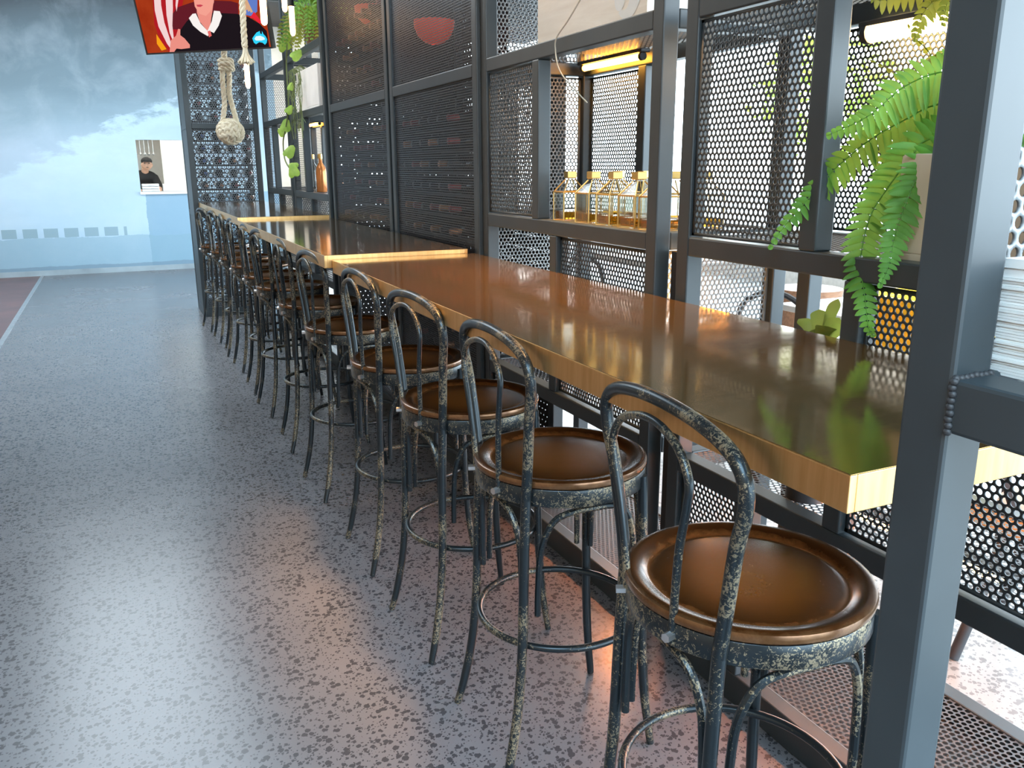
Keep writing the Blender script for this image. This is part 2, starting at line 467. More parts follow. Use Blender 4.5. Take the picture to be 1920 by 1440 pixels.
struct(MB().box(-3.4, 6.5, -1.2, WY+2.2, CEIL, CEIL+.15).build('ceiling', simple('dark_ceiling', (.05,.05,.055), .8)))
struct(MB().box(-3.4, -3.3, -6, WY+.2, 0, CEIL).build('wall_left', simple('left_wall_paint', (.40,.26,.16), .7)))
struct(MB().box(-3.4, -.7, -4.1, -4, 0, CEIL).build('back_light_baffle', simple('back_baffle_paint', (.12,.10,.09), .7)))  # unseen wall piece added to block light from behind on the left
wr = MB().box(6.5, 6.65, -2.2, WY+.2, 0, .3).box(6.5, 6.65, -2.2, WY+.2, 3.0, CEIL)
for yy in np.arange(-2.2, 12.4, 2.4): wr.box(6.5, 6.65, yy, yy+.12, .3, 3.0)
struct(wr.build('wall_right', simple('right_wall_paint', (.5,.48,.45), .7)), 'window wall of the dining side')
struct(MB().box(-40, 40, -40, 40, -.3, -.12).build('ground', simple('outside_paving', (.5,.48,.45), .8)))
# kitchen behind the pass
k = MB().box(-2.2, 2.2, WY+2.0, WY+2.15, 0, CEIL).box(-2.3, -2.2, WY+.16, WY+2.15, 0, CEIL).box(2.2, 2.3, WY+.16, WY+2.15, 0, CEIL)
struct(k.build('wall_kitchen', STONEW), 'bright kitchen wall behind the pass')
struct(MB().box(-2.3, 2.3, WY+.16, WY+2.15, -.1, 0).build('floor_kitchen', FLOOR_R))
struct(MB().box(WX0-.01, WX1+.01, WY-.03, WY+.25, WZ0-.035, WZ0).build('window_1', STONEW), 'white ledge of the kitchen pass')

# ------------------------------------------------------------------ counters
def counter(name, label, x0, x1, y0, y1, top, th):
    t = thing(name, label, 'bar counter', ((x0+x1)/2, (y0+y1)/2, top-th))
    MB().box(x0+.0015, x1-.0015, y0+.0015, y1-.0015, top-.012, top).build('worktop', BRASS_TOP, t, bevel=.0012)
    e = MB().box(x0, x0+.012, y0, y1, top-th, top-.0008).box(x1-.012, x1, y0, y1, top-th, top-.0008)
    e.box(x0+.012, x1-.012, y0, y0+.012, top-th, top-.0008).box(x0+.012, x1-.012, y1-.012, y1, top-th, top-.0008)
    e.box(x0+.012, x1-.012, y0+.012, y1-.012, top-th, top-th+.01)
    e.build('edge_band', BRASS, t, bevel=.0012)
    return t
counter('bar_counter', 'nearest long patinated brass bar counter, its cut end by the big post', 0, .597, 0, 2.60, 1.05, .049)
counter('bar_counter', 'middle brass counter one step up from the nearest one, along the dark cages', -.027, .572, 2.617, 5.125, 1.068, .05)
counter('bar_counter', 'farthest brass counter ending at the tall bottle cage', -.027, .572, 5.13, 7.86, 1.085, .05)

# ------------------------------------------------------------------ steel shelving frames
TB = .05
LV = [(0., .087), (.565, .615), (1.168, 1.218), (1.752, 1.802), (2.175, 2.225), (2.85, 2.9)]
def bar_(name, x0, x1, y0, y1, z0, z1, t, mat=STEEL):
    return MB().box(x0, x1, y0, y1, z0, z1).build(name, mat, t, bevel=.004)
def frame_unit(label, X0, Yf, L=1.235, D=.482, geo=False, ends=(), s3=True, s1=True, s2=True, levels=LV, onlyfar=False):
    t = thing('shelving_frame', label, 'shelving frame', (X0+D/2, Yf-L/2, 0))
    X1 = X0+D; Yn = Yf-L
    for x in (X0, X1-TB):
        for y in (Yf-TB, Yn): bar_('post', x, x+TB, y, y+TB, 0, levels[-1][1], t)
    for z0, z1 in levels:
        for x in (X0, X1-TB): bar_('rail', x+.0005, x+TB-.0005, Yn+TB, Yf-TB, z0, z1, t)
        for y in (Yf-TB, Yn): bar_('cross_rail', X0+TB, X1-TB, y+.0005, y+TB-.0005, z0, z1, t)
        if z1 < 2.4:
            sheet('shelf_sheet', 'xy', z1-.004, X0+TB*.6, X1-TB*.6, Yn+TB*.6, Yf-TB*.6, PERF['xy'], t)
    MB().box(X0+TB, X1-TB, Yn+TB, Yf-TB, .012, .02).build('shade_sheet', STEEL_D, t)  # added dark sheet stands in for the shade under the platform
    P = (lambda nm, pl, c, u0, u1, v0, v1: holeplate(nm, pl, c, u0, u1, v0, v1, STEEL if pl == 'yz' else STEEL_LIT, t)) if geo else \
        (lambda nm, pl, c, u0, u1, v0, v1: sheet(nm, pl, c, u0, u1, v0, v1, PERF[pl], t))
    i3, i2, i1 = Yf-.5, Yf-.64, Yf-.345
    xb = X1-TB
    if s3:
        for x in (X0, xb):
            bar_('upright', x, x+TB, i3, i3+TB, 1.218, 1.752, t)
            P('perforated_panel', 'yz', x+(.012 if x == X0 else TB-.012), i3+TB, Yf-TB, 1.222, 1.748)
    if s2:
        bar_('upright', X0, X0+TB, i2, i2+TB, .615, 1.168, t)
        P('perforated_panel', 'yz', X0+.02, Yn+TB, i2, .62, 1.164)
    if s1:
        bar_('upright', X0, X0+TB, i1, i1+TB, .087, .565, t)
        P('perforated_panel', 'yz', X0+.02, i1+TB, Yf-TB, .091, .561)
    for which, lev in ends:
        y = Yf-.025 if which == 'far' else Yn+.025
        v0, v1 = {1: (.091,.561), 2: (.62,1.164), 3: (1.222,1.748), 4: (1.806,2.171)}[lev]
        P('perforated_panel', 'xz', y, X0+TB, X1-TB, v0, v1)
    return t
XF = .615
frame_unit('charcoal steel frame with perforated panels holding the fern, nearest behind the counter', XF, 1.215, geo=True)
frame_unit('charcoal steel frame with perforated panels holding the square glass bottles', XF, 2.55, geo=True, ends=(('far',2), ('near',2), ('far',3), ('far',4)))
frame_unit('charcoal steel frame with the white planter box, fourth along the counters', .59, 6.40, ends=(('far',2), ('near',2)))
frame_unit('charcoal steel frame next to the tall end cage, farthest of the open frames', .59, 7.72, ends=(('far',2), ('near',2), ('far',4)))
frame_unit('large charcoal steel frame at the near right with the stack of white menus', -.093, -.135, geo=True, ends=(('far',3),), s3=False, s2=False, s1=False)

NF = bpy.data.objects['shelving_frame.004']
q_ = MB()
for z_ in np.linspace(1.170, 1.216, 9): q_.sphere((-.0925, -.1855+random.uniform(-.001,.001), z_), .0042, 5, (1,1,.9))
for x_ in np.linspace(-.090, -.046, 8): q_.sphere((x_, -.1858, 1.2182+random.uniform(-.0006,.0006)), .0038, 5)
q_.build('weld_bead', STEEL_D, NF, smooth=True)
def tube_light(label, x, y0, y1, z, mat, r=.011):
    t = thing('tube_light', label, 'light', (x, (y0+y1)/2, z))
    MB().box(x-.02, x+.02, y0-.02, y1+.02, z+.012, z+.026).build('housing', STEEL_D, t, bevel=.003)
    MB().tube([(x, y0, z), (x, y1, z)], r, 12).build('glowing_tube', mat, t, smooth=True)
    for y in (y0, y1): MB().tube([(x, y-.008, z), (x, y+.008, z)], r+.003, 12).build('end_cap', STEEL_D, t, smooth=True)
    return t
tube_light('orange tube light under the shelf above the square glass bottles', 1.012, 2.02, 2.44, 1.775, LED_O)
tube_light('white-hot tube light behind the fern fronds', 1.015, .66, 1.0, 1.718, LED_W, .024)
tube_light('orange tube light low behind the counter beside the orange-lit panel', .99, 1.42, 1.74, 1.135, LED_O)
tube_light('orange tube light under the shelf of the frame beside the end cage', 1.0, 7.19, 7.61, 1.775, LED_O)
tube_light('orange tube light under the low shelf beneath the near counter', .90, 1.45, 2.0, .545, LED_L)
tube_light('orange tube light under the low shelf of the nearest frame', .88, .35, 1.0, .545, LED_L)
t_ = thing('tube_light', 'small upright orange tube light with an added shield, hidden in the gap between the two near frames', 'light', (.685, 1.262, 1.05))
MB().box(.667, .671, 1.235, 1.308, 0, 1.166).box(.671, .70, 1.235, 1.240, 0, 1.166).build('housing', STEEL_D, t_)  # hidden tube added to light the panel; this added plate shields the post
MB().tube([(.686, 1.268, .90), (.686, 1.268, 1.155)], .009, 12).build('glowing_tube', LED_O, t_, smooth=True)
tube_light('orange tube light above the upper shelf with trailing plants', .82, 5.5, 5.85, 2.80, LED_O)

# ------------------------------------------------------------------ bottle cages
def cage(label, X0, X1, Y0, Y1, top, rails, face):
    t = thing('bottle_cage', label, 'bottle cage', ((X0+X1)/2, (Y0+Y1)/2, 0))
    for x in (X0, X1-TB):
        for y in (Y0, Y1-TB): bar_('post', x, x+TB, y, y+TB, 0, top, t)
    zs = [0.]+rails+[top-.05]
    for i, z in enumerate(zs):
        for x in (X0, X1-TB): bar_('rail', x+.0005, x+TB-.0005, Y0+TB, Y1-TB, z, z+(.09 if i == 0 else .05), t)
        for y in (Y0, Y1-TB): bar_('cross_rail', X0+TB, X1-TB, y+.0005, y+TB-.0005, z, z+(.09 if i == 0 else .05), t)
    for a, b in zip(zs[:-1], zs[1:]):
        z0 = a+(.09 if a == 0 else .05)
        mt = FINE if face == 'x' else PERF
        for x in ((X0+.012, X1-.012) if face == 'x' else (X0+.012,)):
            sheet('perforated_panel', 'yz', x, Y0+TB, Y1-TB, z0, b, mt['yz'], t)
        if face == 'y': sheet('perforated_panel', 'xz', Y0+.012, X0+TB, X1-TB, z0, b, CAGE_XZ, t)
    return t
XC = .60
c1 = cage('dark finely perforated bottle cage beside the bottle frame, nearest of the tall cages', XC, 1.0, 2.56, 3.73, 2.9, [1.742], 'x')
c2 = cage('dark finely perforated bottle cage next to the white planter frame', XC, 1.0, 3.765, 5.10, 2.9, [1.742], 'x')
c3 = cage('tall perforated bottle cage closing the far end of the counter row', -.07, .58, 7.88, 8.50, 2.75, [.95, 1.745], 'y')

MB().box(-.066, -.062, 7.93, 8.45, .09, 2.70).build('side_panel', STEEL, c3)
sheet('light_block_panel', 'xz', 8.464, -.02, .53, .09, 2.70, perf('back_sheet_holes', 'XZ', .045, .0175, (.02,.02,.022), .5), c3)  # added sheet cuts down the bright wall behind the bottles
DOTX = perf('dotted_end_sheet', 'XZ', .034, .0042, (.02,.02,.022), .5)
DOT = perf('dotted_back_sheet', 'YZ', .034, .0042, (.02,.02,.022), .5)  # added sheets block light behind the racks; pinholes leave small glints
sheet('light_block_panel', 'yz', .985, 3.0, 3.68, 1.2, 1.742, DOT, c1); sheet('light_block_panel', 'yz', .985, 2.61, 3.68, .09, 1.2, DOT, c1)
sheet('light_block_panel', 'yz', .985, 3.1, 3.68, 1.79, 2.85, DOT, c1)
sheet('light_block_panel', 'yz', .985, 3.815, 5.05, .09, 1.742, DOT, c2); sheet('light_block_panel', 'yz', .985, 3.815, 5.05, 1.79, 2.85, DOT, c2)
for z0_, z1_ in ((.09,1.742), (1.79,2.85)):
    sheet('light_block_end', 'xz', 5.075, .65, .95, z0_, z1_, DOTX, c2)
    sheet('light_block_end', 'xz', 3.705, .65, .95, z0_, z1_, DOTX, c1)
def bottle_proto(capi):
    t = thing('wine_bottle', '', 'bottle')
    pr = [(.001,0), (.034,.002), (.037,.008), (.037,.19), (.034,.205), (.017,.235), (.0135,.25), (.0135,.262)]
    MB().lathe(pr, 14).build('body', BOTTLE, t, smooth=True)
    MB().lathe([(.001,.2605), (.0145,.2605), (.0145,.305), (.0155,.306), (.0155,.313), (.013,.316), (.001,.317)], 12).build('capsule', CAPS[capi], t, smooth=True)
    return t
protos = [bottle_proto(i) for i in range(4)]
used_p = set()
def lay_bottle(x, y, z, ax, i, label, group):
    if i in used_p: o = dup(protos[i])
    else: o = protos[i]; used_p.add(i)
    o.location = (x, y, z)
    o.rotation_euler = (0, -PI/2, 0) if ax == 'x' else (PI/2, 0, 0)
    o['label'] = label; o['group'] = group
def racks(t, along, a0, a1, rows, d0, d1):
    r = MB()
    for z in rows:
        for d in (d0, d1):
            if along == 'y': r.box(d, d+.008, a0, a1, z-.046, z-.038)
            else: r.box(a0, a1, d, d+.008, z-.046, z-.038)
    r.build('rack_bars', STEEL_D, t)
rowsA = [.45+.105*i for i in range(4)]+[1.11+.1*i for i in range(6)]
for t, y0, y1, nm in ((c1, 3.0, 3.64, 'nearest of the tall cages'), (c2, 3.87, 4.95, 'cage beside the white planter frame')):
    rows = rowsA if t is c1 else rowsA[4:]+[1.85+.1*i for i in range(5)]
    racks(t, 'y', y0-.05, y1+.05, rows, .72, .86)
    n = 6 if t is c1 else 8
    for z in rows:
        for i in range(n):
            lay_bottle(.955, y0+(y1-y0)*i/(n-1), z, 'x', random.choice((0,0,0,1,3)),
                       'dark wine bottle lying in the rack inside the '+nm, 'wine bottles in the '+nm)
rows3 = [.3+.115*i for i in range(5)]+[1.12+.113*i for i in range(6)]+[1.86+.113*i for i in range(5)]
racks(c3, 'x', -.03, .54, rows3, 8.02, 8.18)
for z in rows3:
    for i in range(4):
        blue = (i == 0 and 1.28 < z < 1.72)
        if blue: lab, g = 'blue-capped wine bottle in the left column of the tall end cage', 'blue-capped bottles in the end cage'
        else: lab, g = 'dark wine bottle lying in the tall cage at the end of the counters', 'wine bottles in the end cage'
        lay_bottle(.07+.136*i, 8.26, z, 'y', 2 if blue else random.choice((0,0,1,3)), lab, g)
for i in range(4):
    if i not in used_p:
        for ch in list(protos[i].children): bpy.data.objects.remove(ch)
        bpy.data.objects.remove(protos[i])

# ------------------------------------------------------------------ bar stools
def make_stool():
    t = thing('bar_stool', '', 'bar stool')
    ZS = .743
    prof = [(.001,ZS-.02), (.200,ZS-.02), (.2045,ZS-.016), (.2055,ZS-.009), (.2035,ZS-.003), (.198,ZS), (.190,ZS-.0005), (.174,ZS-.0045), (.168,ZS-.010),
            (.162,ZS-.0125), (.156,ZS-.011), (.148,ZS-.010), (.08,ZS-.0085), (.001,ZS-.008)]
    MB().lathe(prof, 72).build('seat', SEAT, t, smooth=True)
    MB().lathe([(.190,ZS-.060), (.2015,ZS-.060), (.2025,ZS-.058), (.2025,ZS-.022), (.2015,ZS-.0205), (.190,ZS-.0205)], 64).build('seat_ring', GUN, t, smooth=True)
    r = .0114
    for s in (-1, 1):
        pts = spline([(-.150,s*.1500,.705), (-.156,s*.152,.55), (-.161,s*.155,.36), (-.174,s*.160,.2), (-.195,s*.168,.08), (-.214,s*.175,.004)], 6)
        MB().tube(pts, [r]*(len(pts)-8)+[r-.0005*i*.6 for i in range(8)], 12).build('leg', GUN, t, smooth=True)
        pts = spline([(.143,s*.143,.712), (.149,s*.147,.5), (.153,s*.149,.3), (.163,s*.155,.14), (.180,s*.164,.004)], 6)
        MB().tube(pts, [r]*(len(pts)-8)+[r-.0005*i*.6 for i in range(8)], 12).build('leg', GUN, t, smooth=True)
    # outer hoop continues the rear legs up and over
    hp = [(-.150,-.150,.70), (-.152,-.163,.78), (-.158,-.186,.89), (-.163,-.207,.955), (-.167,-.205,1.000), (-.170,-.172,1.030), (-.172,-.10,1.047), (-.173,0,1.053)]
    pts = spline(hp+[(x, -y, z) for x, y, z in hp[-2::-1]], 7)
    MB().tube(pts, r, 12).build('back_hoop', GUN, t, smooth=True)
    hp = [(-.186,-.076,.690), (-.186,-.078,.745), (-.192,-.094,.85), (-.196,-.116,.93), (-.196,-.118,.968), (-.196,-.092,1.003), (-.194,-.045,1.022), (-.193,0,1.027)]
    pts = spline(hp+[(x, -y, z) for x, y, z in hp[-2::-1]], 7)
    ih = MB().tube(pts, .0066, 10)
    ih.build('inner_hoop', GUN, t, smooth=True)
    for s in (-1, 1):
        b = MB()
        d = Vector((-.186, s*.076, 0)).normalized()
        p = Vector((-.190, s*.078, .703)); b.tube([p-d*.004, p+d*.013], .008, 6)
        b.build('bolt', INOX, t)
    # foot ring
    pts = [(.197*math.cos(a), .197*math.sin(a), .337) for a in np.linspace(0, 2*PI, 56, endpoint=False)]
    MB().tube(pts, .0085, 10, closed=True).build('foot_ring', GUN, t, smooth=True)
    # bent braces under the seat, one between each pair of neighbouring legs
    cor = [(-.145,-.150), (.143,-.143), (.143,.143), (-.145,.150)]
    for i in range(4):
        a = Vector((*cor[i], 0)); c = Vector((*cor[(i+1) % 4], 0))
        d = (c-a); n = Vector((a.x+c.x, a.y+c.y, 0)).normalized()
        q = []
        for f, z in ((.07,.42), (.075,.50), (.10,.585), (.19,.645), (.34,.665), (.5,.668)):
            q.append(a+d*f-n*(.0)+n*(.030*math.sin(PI*min(f*1.0,.5)))+Vector((0,0,z)))
        q2 = [a+d*(1-f)+n*(.030*math.sin(PI*min(f,.5)))+Vector((0,0,z)) for f, z in ((.34,.665), (.19,.645), (.10,.585), (.075,.50), (.07,.42))]
        MB().tube(spline(q+q2, 5), .0075, 8).build('brace', GUN, t, smooth=True)
    return t
SC = .1618
ord_ = ['nearest bar stool, its whole seat in front of the big post', 'second bar stool from the big post, under the near counter', 'third bar stool from the big post',
        'fourth bar stool from the big post', 'fifth bar stool from the big post, near the step between the counters', 'sixth bar stool from the big post, by the step between the counters',
        'seventh bar stool from the big post', 'eighth bar stool from the big post', 'fourth bar stool back from the end cage',
        'third bar stool back from the end cage', 'second bar stool back from the end cage', 'farthest bar stool, pulled out beside the end cage']
ys = [.3351, 1.0045, 1.5753, 2.1681, 2.916, 3.6172, 4.3231, 4.8797, 5.52, 6.08, 6.66, 7.22]
xs = [0, 0, 0, 0, -.01, 0, -.005, .0, .0, -.01, -.02, -.05]
rz = [-5, -3, 2, 0, 3, -2, 4, 0, 3, -4, 2, 6]
st0 = make_stool()
for i, y in enumerate(ys):
    o = st0 if i == 0 else dup(st0)
    o.location = (SC+xs[i]-.008, y, 0); o.rotation_euler = (0, 0, R(rz[i]))
    o['label'] = ord_[i]
    o['group'] = 'hoop-back bar stools along the counter'

# ------------------------------------------------------------------ square glass bottles
def deco(label, x, y, rz=0.):
    z = 1.2145
    t = thing('glass_bottle', label, 'bottle', (x, y, z), 'square glass bottles on the shelf')
    h = .043; hs = .098; ht = .140; n = .0125
    def sq(a, zz): return [(-a,-a,zz), (a,-a,zz), (a,a,zz), (-a,a,zz)]
    def skin(levels):
        vs = []; fs = []
        for a, zz in levels: vs += sq(a, zz)
        for i in range(len(levels)-1):
            for j in range(4): fs.append((i*4+j, i*4+(j+1) % 4, i*4+4+(j+1) % 4, i*4+4+j))
        fs += [(3,2,1,0), tuple((len(levels)-1)*4+j for j in range(4))]
        return vs, fs
    L = Vector((x, y, z))
    def put(vs): return [Vector(v)+L for v in vs]
    v, f = skin([(h,.002), (h,hs), (n,ht), (n,ht+.008)]); g = MB().add(put(v), f)
    v, f = skin([(h-.004,.007), (h-.004,hs-.002), (n-.004,ht-.002), (n-.004,ht+.006)]); g.add(put(v), [q[::-1] for q in f])
    g.build('body', GLASS, t)
    v, f = skin([(h-.0055,.0085), (h-.0055,.033)]); MB().add(put(v), f).build('liquid', AMBER, t)
    v, f = skin([(n+.002,ht+.004), (n+.004,ht+.007), (n+.004,ht+.026), (n+.002,ht+.028)]); MB().add(put(v), f).build('stopper', GOLD, t)
    e = MB(); q0 = put(sq(h,.002)); q1 = put(sq(h,hs)); q2 = put(sq(n,ht))
    for j in range(4):
        for A, B in ((q0[j], q0[(j+1) % 4]), (q1[j], q1[(j+1) % 4]), (q0[j], q1[j]), (q1[j], q2[j])): e.tube([A, B], .0024, 5)
    e.build('edge_trim', GOLD, t)
    t.rotation_euler = (0, 0, rz)
    return t
fr = [1.96, 1.80, 1.665, 1.53, 1.415]
nm = ['first', 'second', 'third', 'fourth', 'fifth']
for i, y in enumerate(fr): deco('brass-edged square glass bottle, %s from the left in the front row on the shelf' % nm[i], .695, y, R(random.uniform(-6,6)))
for i, y in enumerate([1.93, 1.77, 1.60, 1.44]): deco('brass-edged square glass bottle, %s from the left in the back row on the shelf' % nm[i], .87, y, R(random.uniform(-8,8)))

# bottles glimpsed in the white planter frame
def tall_bottle(label, x, y, mat, h=.28, z=1.2145):
    t = thing('spirit_bottle', label, 'bottle', (x, y, z), 'bottles in the frame under the white planter')
    MB().lathe([(.001,0), (.038,.002), (.04,.01), (.04,h*.55), (.034,h*.65), (.014,h*.78), (.013,h*.9)], 16, (x,y,z)).build('body', mat, t, smooth=True)
    MB().lathe([(.001,h*.88), (.016,h*.88), (.016,h), (.001,h+.001)], 12, (x,y,z)).build('cap', GOLD, t, smooth=True)
COPPER = simple('copper_glass', (.55,.2,.06), .2, .4)
for i, (x, y, mt, lb) in enumerate([(.70,6.16,GLASS,'clear bottle, left one in the lit opening under the white planter'), (.73,6.04,GLASS,'clear bottle, middle of the lit opening under the white planter'),
        (.70,5.88,COPPER,'copper coloured bottle, right one in the lit opening under the white planter'), (.88,6.1,COPPER,'copper coloured bottle standing behind the clear ones under the white planter')]):
    tall_bottle(lb, x, y, mt)

# ------------------------------------------------------------------ wooden crate with a painted letter
t = thing('wooden_crate', 'pale plywood crate with a white letter on the shelf above the glass bottles', 'crate', (.85, 1.87, 1.7985))
cx0, cx1, cy0, cy1, cz = .70, 1.0, 1.525, 2.225, 1.7985
MB().box(cx0, cx0+.012, cy0, cy1, cz, cz+.33).build('front_panel', PLY, t, bevel=.001)
MB().box(cx0+.012, cx1, cy0, cy0+.012, cz, cz+.33).box(cx0+.012, cx1, cy1-.012, cy1, cz, cz+.33).box(cx1-.012, cx1, cy0+.012, cy1-.012, cz, cz+.33).box(cx0+.012, cx1-.012, cy0+.012, cy1-.012, cz, cz+.012).build('box_sides', PLY, t)
# letter J: stem, hook and ball terminal, in crate-face coordinates (s to the viewer's right = -Y)
def jpoly():
    out_ = []; inn = []
    for i in range(17):
        a = i/16
        if a < .45:
            k_ = a/.45; c_ = (.055+.03*(1-k_), .24-.18*k_); w_ = .017; d_ = (-.03, -.18)
        else:
            k_ = (a-.45)/.55; th_ = -k_*2.3; c_ = (.022+.033*math.cos(th_), .06+.042*math.sin(th_)); w_ = .017*(1-k_)+.005
            d_ = (math.sin(th_), -math.cos(th_))
        L_ = math.hypot(*d_); nx, ny = -d_[1]/L_, d_[0]/L_
        out_.append((c_[0]+nx*w_, c_[1]+ny*w_)); inn.append((c_[0]-nx*w_, c_[1]-ny*w_))
    return out_, inn
o_, i_ = jpoly(); lm = MB()
yb = 1.672
def lf(p, d): return (cx0-d, yb-p[0]*1.55, cz+.012+p[1]*1.4)
vs = [lf(p, .0012) for p in o_]+[lf(p, .0012) for p in i_]
lm.add(vs, [(k_, k_+1, 17+k_+1, 17+k_) for k_ in range(16)])
ball = [(.0+.019*math.cos(a), .052+.024*math.sin(a)) for a in np.linspace(0, 2*PI, 18, endpoint=False)]
lm.add([lf(p, .0014) for p in ball], [tuple(range(18))])
lm.build('letter', WHITE, t, label='white painted letter J')

w = MB().tube(spline([(.60,1.66,1.93), (.60,1.737,1.885), (.60,1.813,1.838), (.6,1.889,1.797), (.603,1.901,1.76), (.607,1.889,1.71), (.63,1.87,1.664), (.70,1.86,1.60)], 8), .0022, 6).build('power_cable', simple('pale_cable', (.42,.40,.33), .5), smooth=True)
tag(w, 'thin loose cable hanging in front of the crate down to the tube light', 'cable')

# ------------------------------------------------------------------ menus
t0 = None
zz = 1.2145
for i in range(36):
    th_ = .0026 if i < 34 else .0085
    x0 = -.029+random.uniform(-.0012, .0012); y1 = -.172+random.uniform(-.001, .001)
    if i >= 34: x0 -= 0
    o = MB().box(-.11, .11, -.15, .15, 0, th_-.0003).build('paper_menu', PAPER, bevel=0)
    o.location = (x0+.11, y1-.15, zz); zz += th_
    tag(o, 'white paper menu, topmost of the stack on the near frame' if i == 35 else 'white paper menu in the tall stack on the near frame', 'menu', 'stack of white paper menus')

# ------------------------------------------------------------------ ferns
def frond(pts, lmax, name, mat, parent, seed=0, n=34, droop=.25, side=None, lead=0):
    rg = random.Random(seed)
    Q = spline(pts, 10); m_ = MB()
    d = [0]
    for i in range(1, len(Q)): d.append(d[-1]+(Q[i]-Q[i-1]).length)
    def at(s):
        s = max(0, min(d[-1]-1e-6, s))
        for i in range(1, len(Q)):
            if d[i] >= s:
                k_ = (s-d[i-1])/(d[i]-d[i-1]); return Q[i-1].lerp(Q[i], k_), (Q[i]-Q[i-1]).normalized()
    m_.tube(Q, [.0022*(1-.7*i/len(Q)) for i in range(len(Q))], 5)
    view = Vector((-.55, -.75, .2)).normalized()
    for k_ in range(n):
        f = (k_+.5)/n
        p, tdir = at(f*d[-1])
        sd = tdir.cross(view).normalized()
        env = (min(1, .45+f*2.2))*(1-f**3.2)+.08
        for s in (-1, 1):
            ln = lmax*env*rg.uniform(.85, 1.08); wd = min(.0095, d[-1]/n*.72)*rg.uniform(.9,1.15)*(1-.35*f)
            ax = (sd*s+tdir*rg.uniform(.12,.32)+view*rg.uniform(-.2,.25)).normalized()
            nrm = ax.cross(tdir).normalized()
            wv = ax.cross(nrm).normalized()
            vs = []; fs = []
            S = ((0,.5), (.15,1.), (.5,.95), (.8,.62), (1.,.08))
            for a, b in S:
                c = p+ax*ln*a+Vector((0,0,-1))*ln*droop*a*a
                e = 1
                vs += [c-wv*wd*b, c+nrm*wd*.25*b, c+wv*wd*b]
            for i in range(len(S)-1):
                for q in (0, 1): fs.append((i*3+q, i*3+q+1, i*3+q+4, i*3+q+3))
            m_.add(vs, fs)
    return m_.build(name, mat, parent, smooth=True)

from math import sqrt
C0 = Vector((-.74433, -.673727, 1.401185))
def unpx(px, py, X):          # point of the plane x = X seen at a pixel of the photograph (used once to read off plant shapes)
    dd = fw+r2*((px-960)/F_PX)-u2*((py-720)/F_PX)
    return C0+dd*((X-C0.x)/dd.x)
def path(pp, xs_):
    k_ = len(pp)
    return [unpx(px, py, xs_[0]+(xs_[1]-xs_[0])*i/(k_-1)) for i, (px, py) in enumerate(pp)]
FB = Vector((.80, .36, 1.42))
fern = thing('potted_fern', 'large green fern spilling from the cream planter over the counter', 'fern', (.82, .36, 1.2145))
pl = MB().box(.67, .98, .10, .585, 1.2145, 1.42)
PB = thing('planter_box', 'cream planter box behind the fern in the near frame', 'planter', (.825, .34, 1.2145))
MB().box(.67, .98, .10, .56, 1.2145, 1.23).box(.67, .685, .10, .56, 1.23, 1.42).box(.965, .98, .10, .56, 1.23, 1.42).box(.685, .965, .10, .115, 1.23, 1.42).box(.685, .965, .545, .56, 1.23, 1.42).build('box_wall', CREAM, PB, bevel=.002)
MB().box(.685, .965, .115, .545, 1.23, 1.405).build('soil', SOIL, PB)
frond([FB, FB+Vector((-.02,.08,.14))]+path([(1772,134), (1695,163), (1627,218), (1549,255)], (.70, .56)), .062, 'frond', FERN, fern, 1, 44, .30)
frond([FB, FB+Vector((-.03,.05,.10))]+path([(1762,195), (1702,222), (1627,265), (1552,330), (1508,381), (1471,424), (1441,468)], (.72, .55)), .048, 'frond', FERN, fern, 2, 46, .35)
frond([FB, FB+Vector((-.06,.03,.07))]+path([(1746,259), (1712,289), (1661,357), (1630,410), (1613,490), (1621,552), (1628,612), (1640,632)], (.70, .57)), .055, 'frond', FERN, fern, 3, 50, .25)
frond([FB, FB+Vector((-.05,.02,.06))]+path([(1762,290), (1723,327), (1697,385), (1678,442), (1665,500), (1648,540)], (.70, .57)), .050, 'frond', FERN, fern, 4, 46, .2)
frond([FB, FB+Vector((-.05,-.02,.05))]+path([(1800,290), (1775,340), (1752,400), (1745,450)], (.68, .6)), .035, 'frond', FERN, fern, 5, 26, .2)
frond([FB]+path([(1770,180), (1725,200), (1690,250), (1655,300), (1640,360)], (.85, .8)), .045, 'frond', FERN_Y, fern, 6, 34, .3, )
frond([FB]+path([(1775,215), (1735,250), (1700,300), (1690,360)], (.86, .82)), .045, 'frond', FERN_Y, fern, 7, 30, .3)
frond([FB]+path([(1780,240), (1715,270), (1660,330), (1625,400), (1610,450)], (.82, .72)), .042, 'frond', FERN, fern, 8, 34, .3)
frond([FB]+path([(1775,105), (1720,150), (1690,148), (1662,128), (1626,110)], (.88, .8)), .016, 'frond', FERN_Y, fern, 9, 26, .2)
frond([FB]+path([(1778,150), (1740,95), (1715,70), (1700,40)], (.88, .85)), .02, 'frond', FERN_Y, fern, 10, 22, .2)
f2 = thing('potted_fern', 'olive yellow fern hanging from the shelf above the big green fern', 'fern', (.83, .35, 1.7985))
MB().lathe([(.001,0), (.07,0), (.095,.12), (.1,.13), (.09,.13), (.085,.115), (.001,.115)], 24, (.83,.35,1.7985)).build('pot', CREAM, f2, smooth=True)
G = Vector((.83,.38,1.91))
frond([G]+path([(1790,-60), (1745,-30), (1700,-12), (1650,0), (1628,-14)], (.76, .62)), .045, 'frond', FERN_Y, f2, 11, 34, .5)
frond([G]+path([(1800,-50), (1770,-10), (1742,10), (1722,45), (1715,80)], (.76, .64)), .035, 'frond', FERN_Y, f2, 12, 28, .5)
frond([G]+path([(1810,-60), (1790,-20), (1775,10), (1768,50)], (.76, .62)), .035, 'frond', FERN_Y, f2, 13, 24, .5)

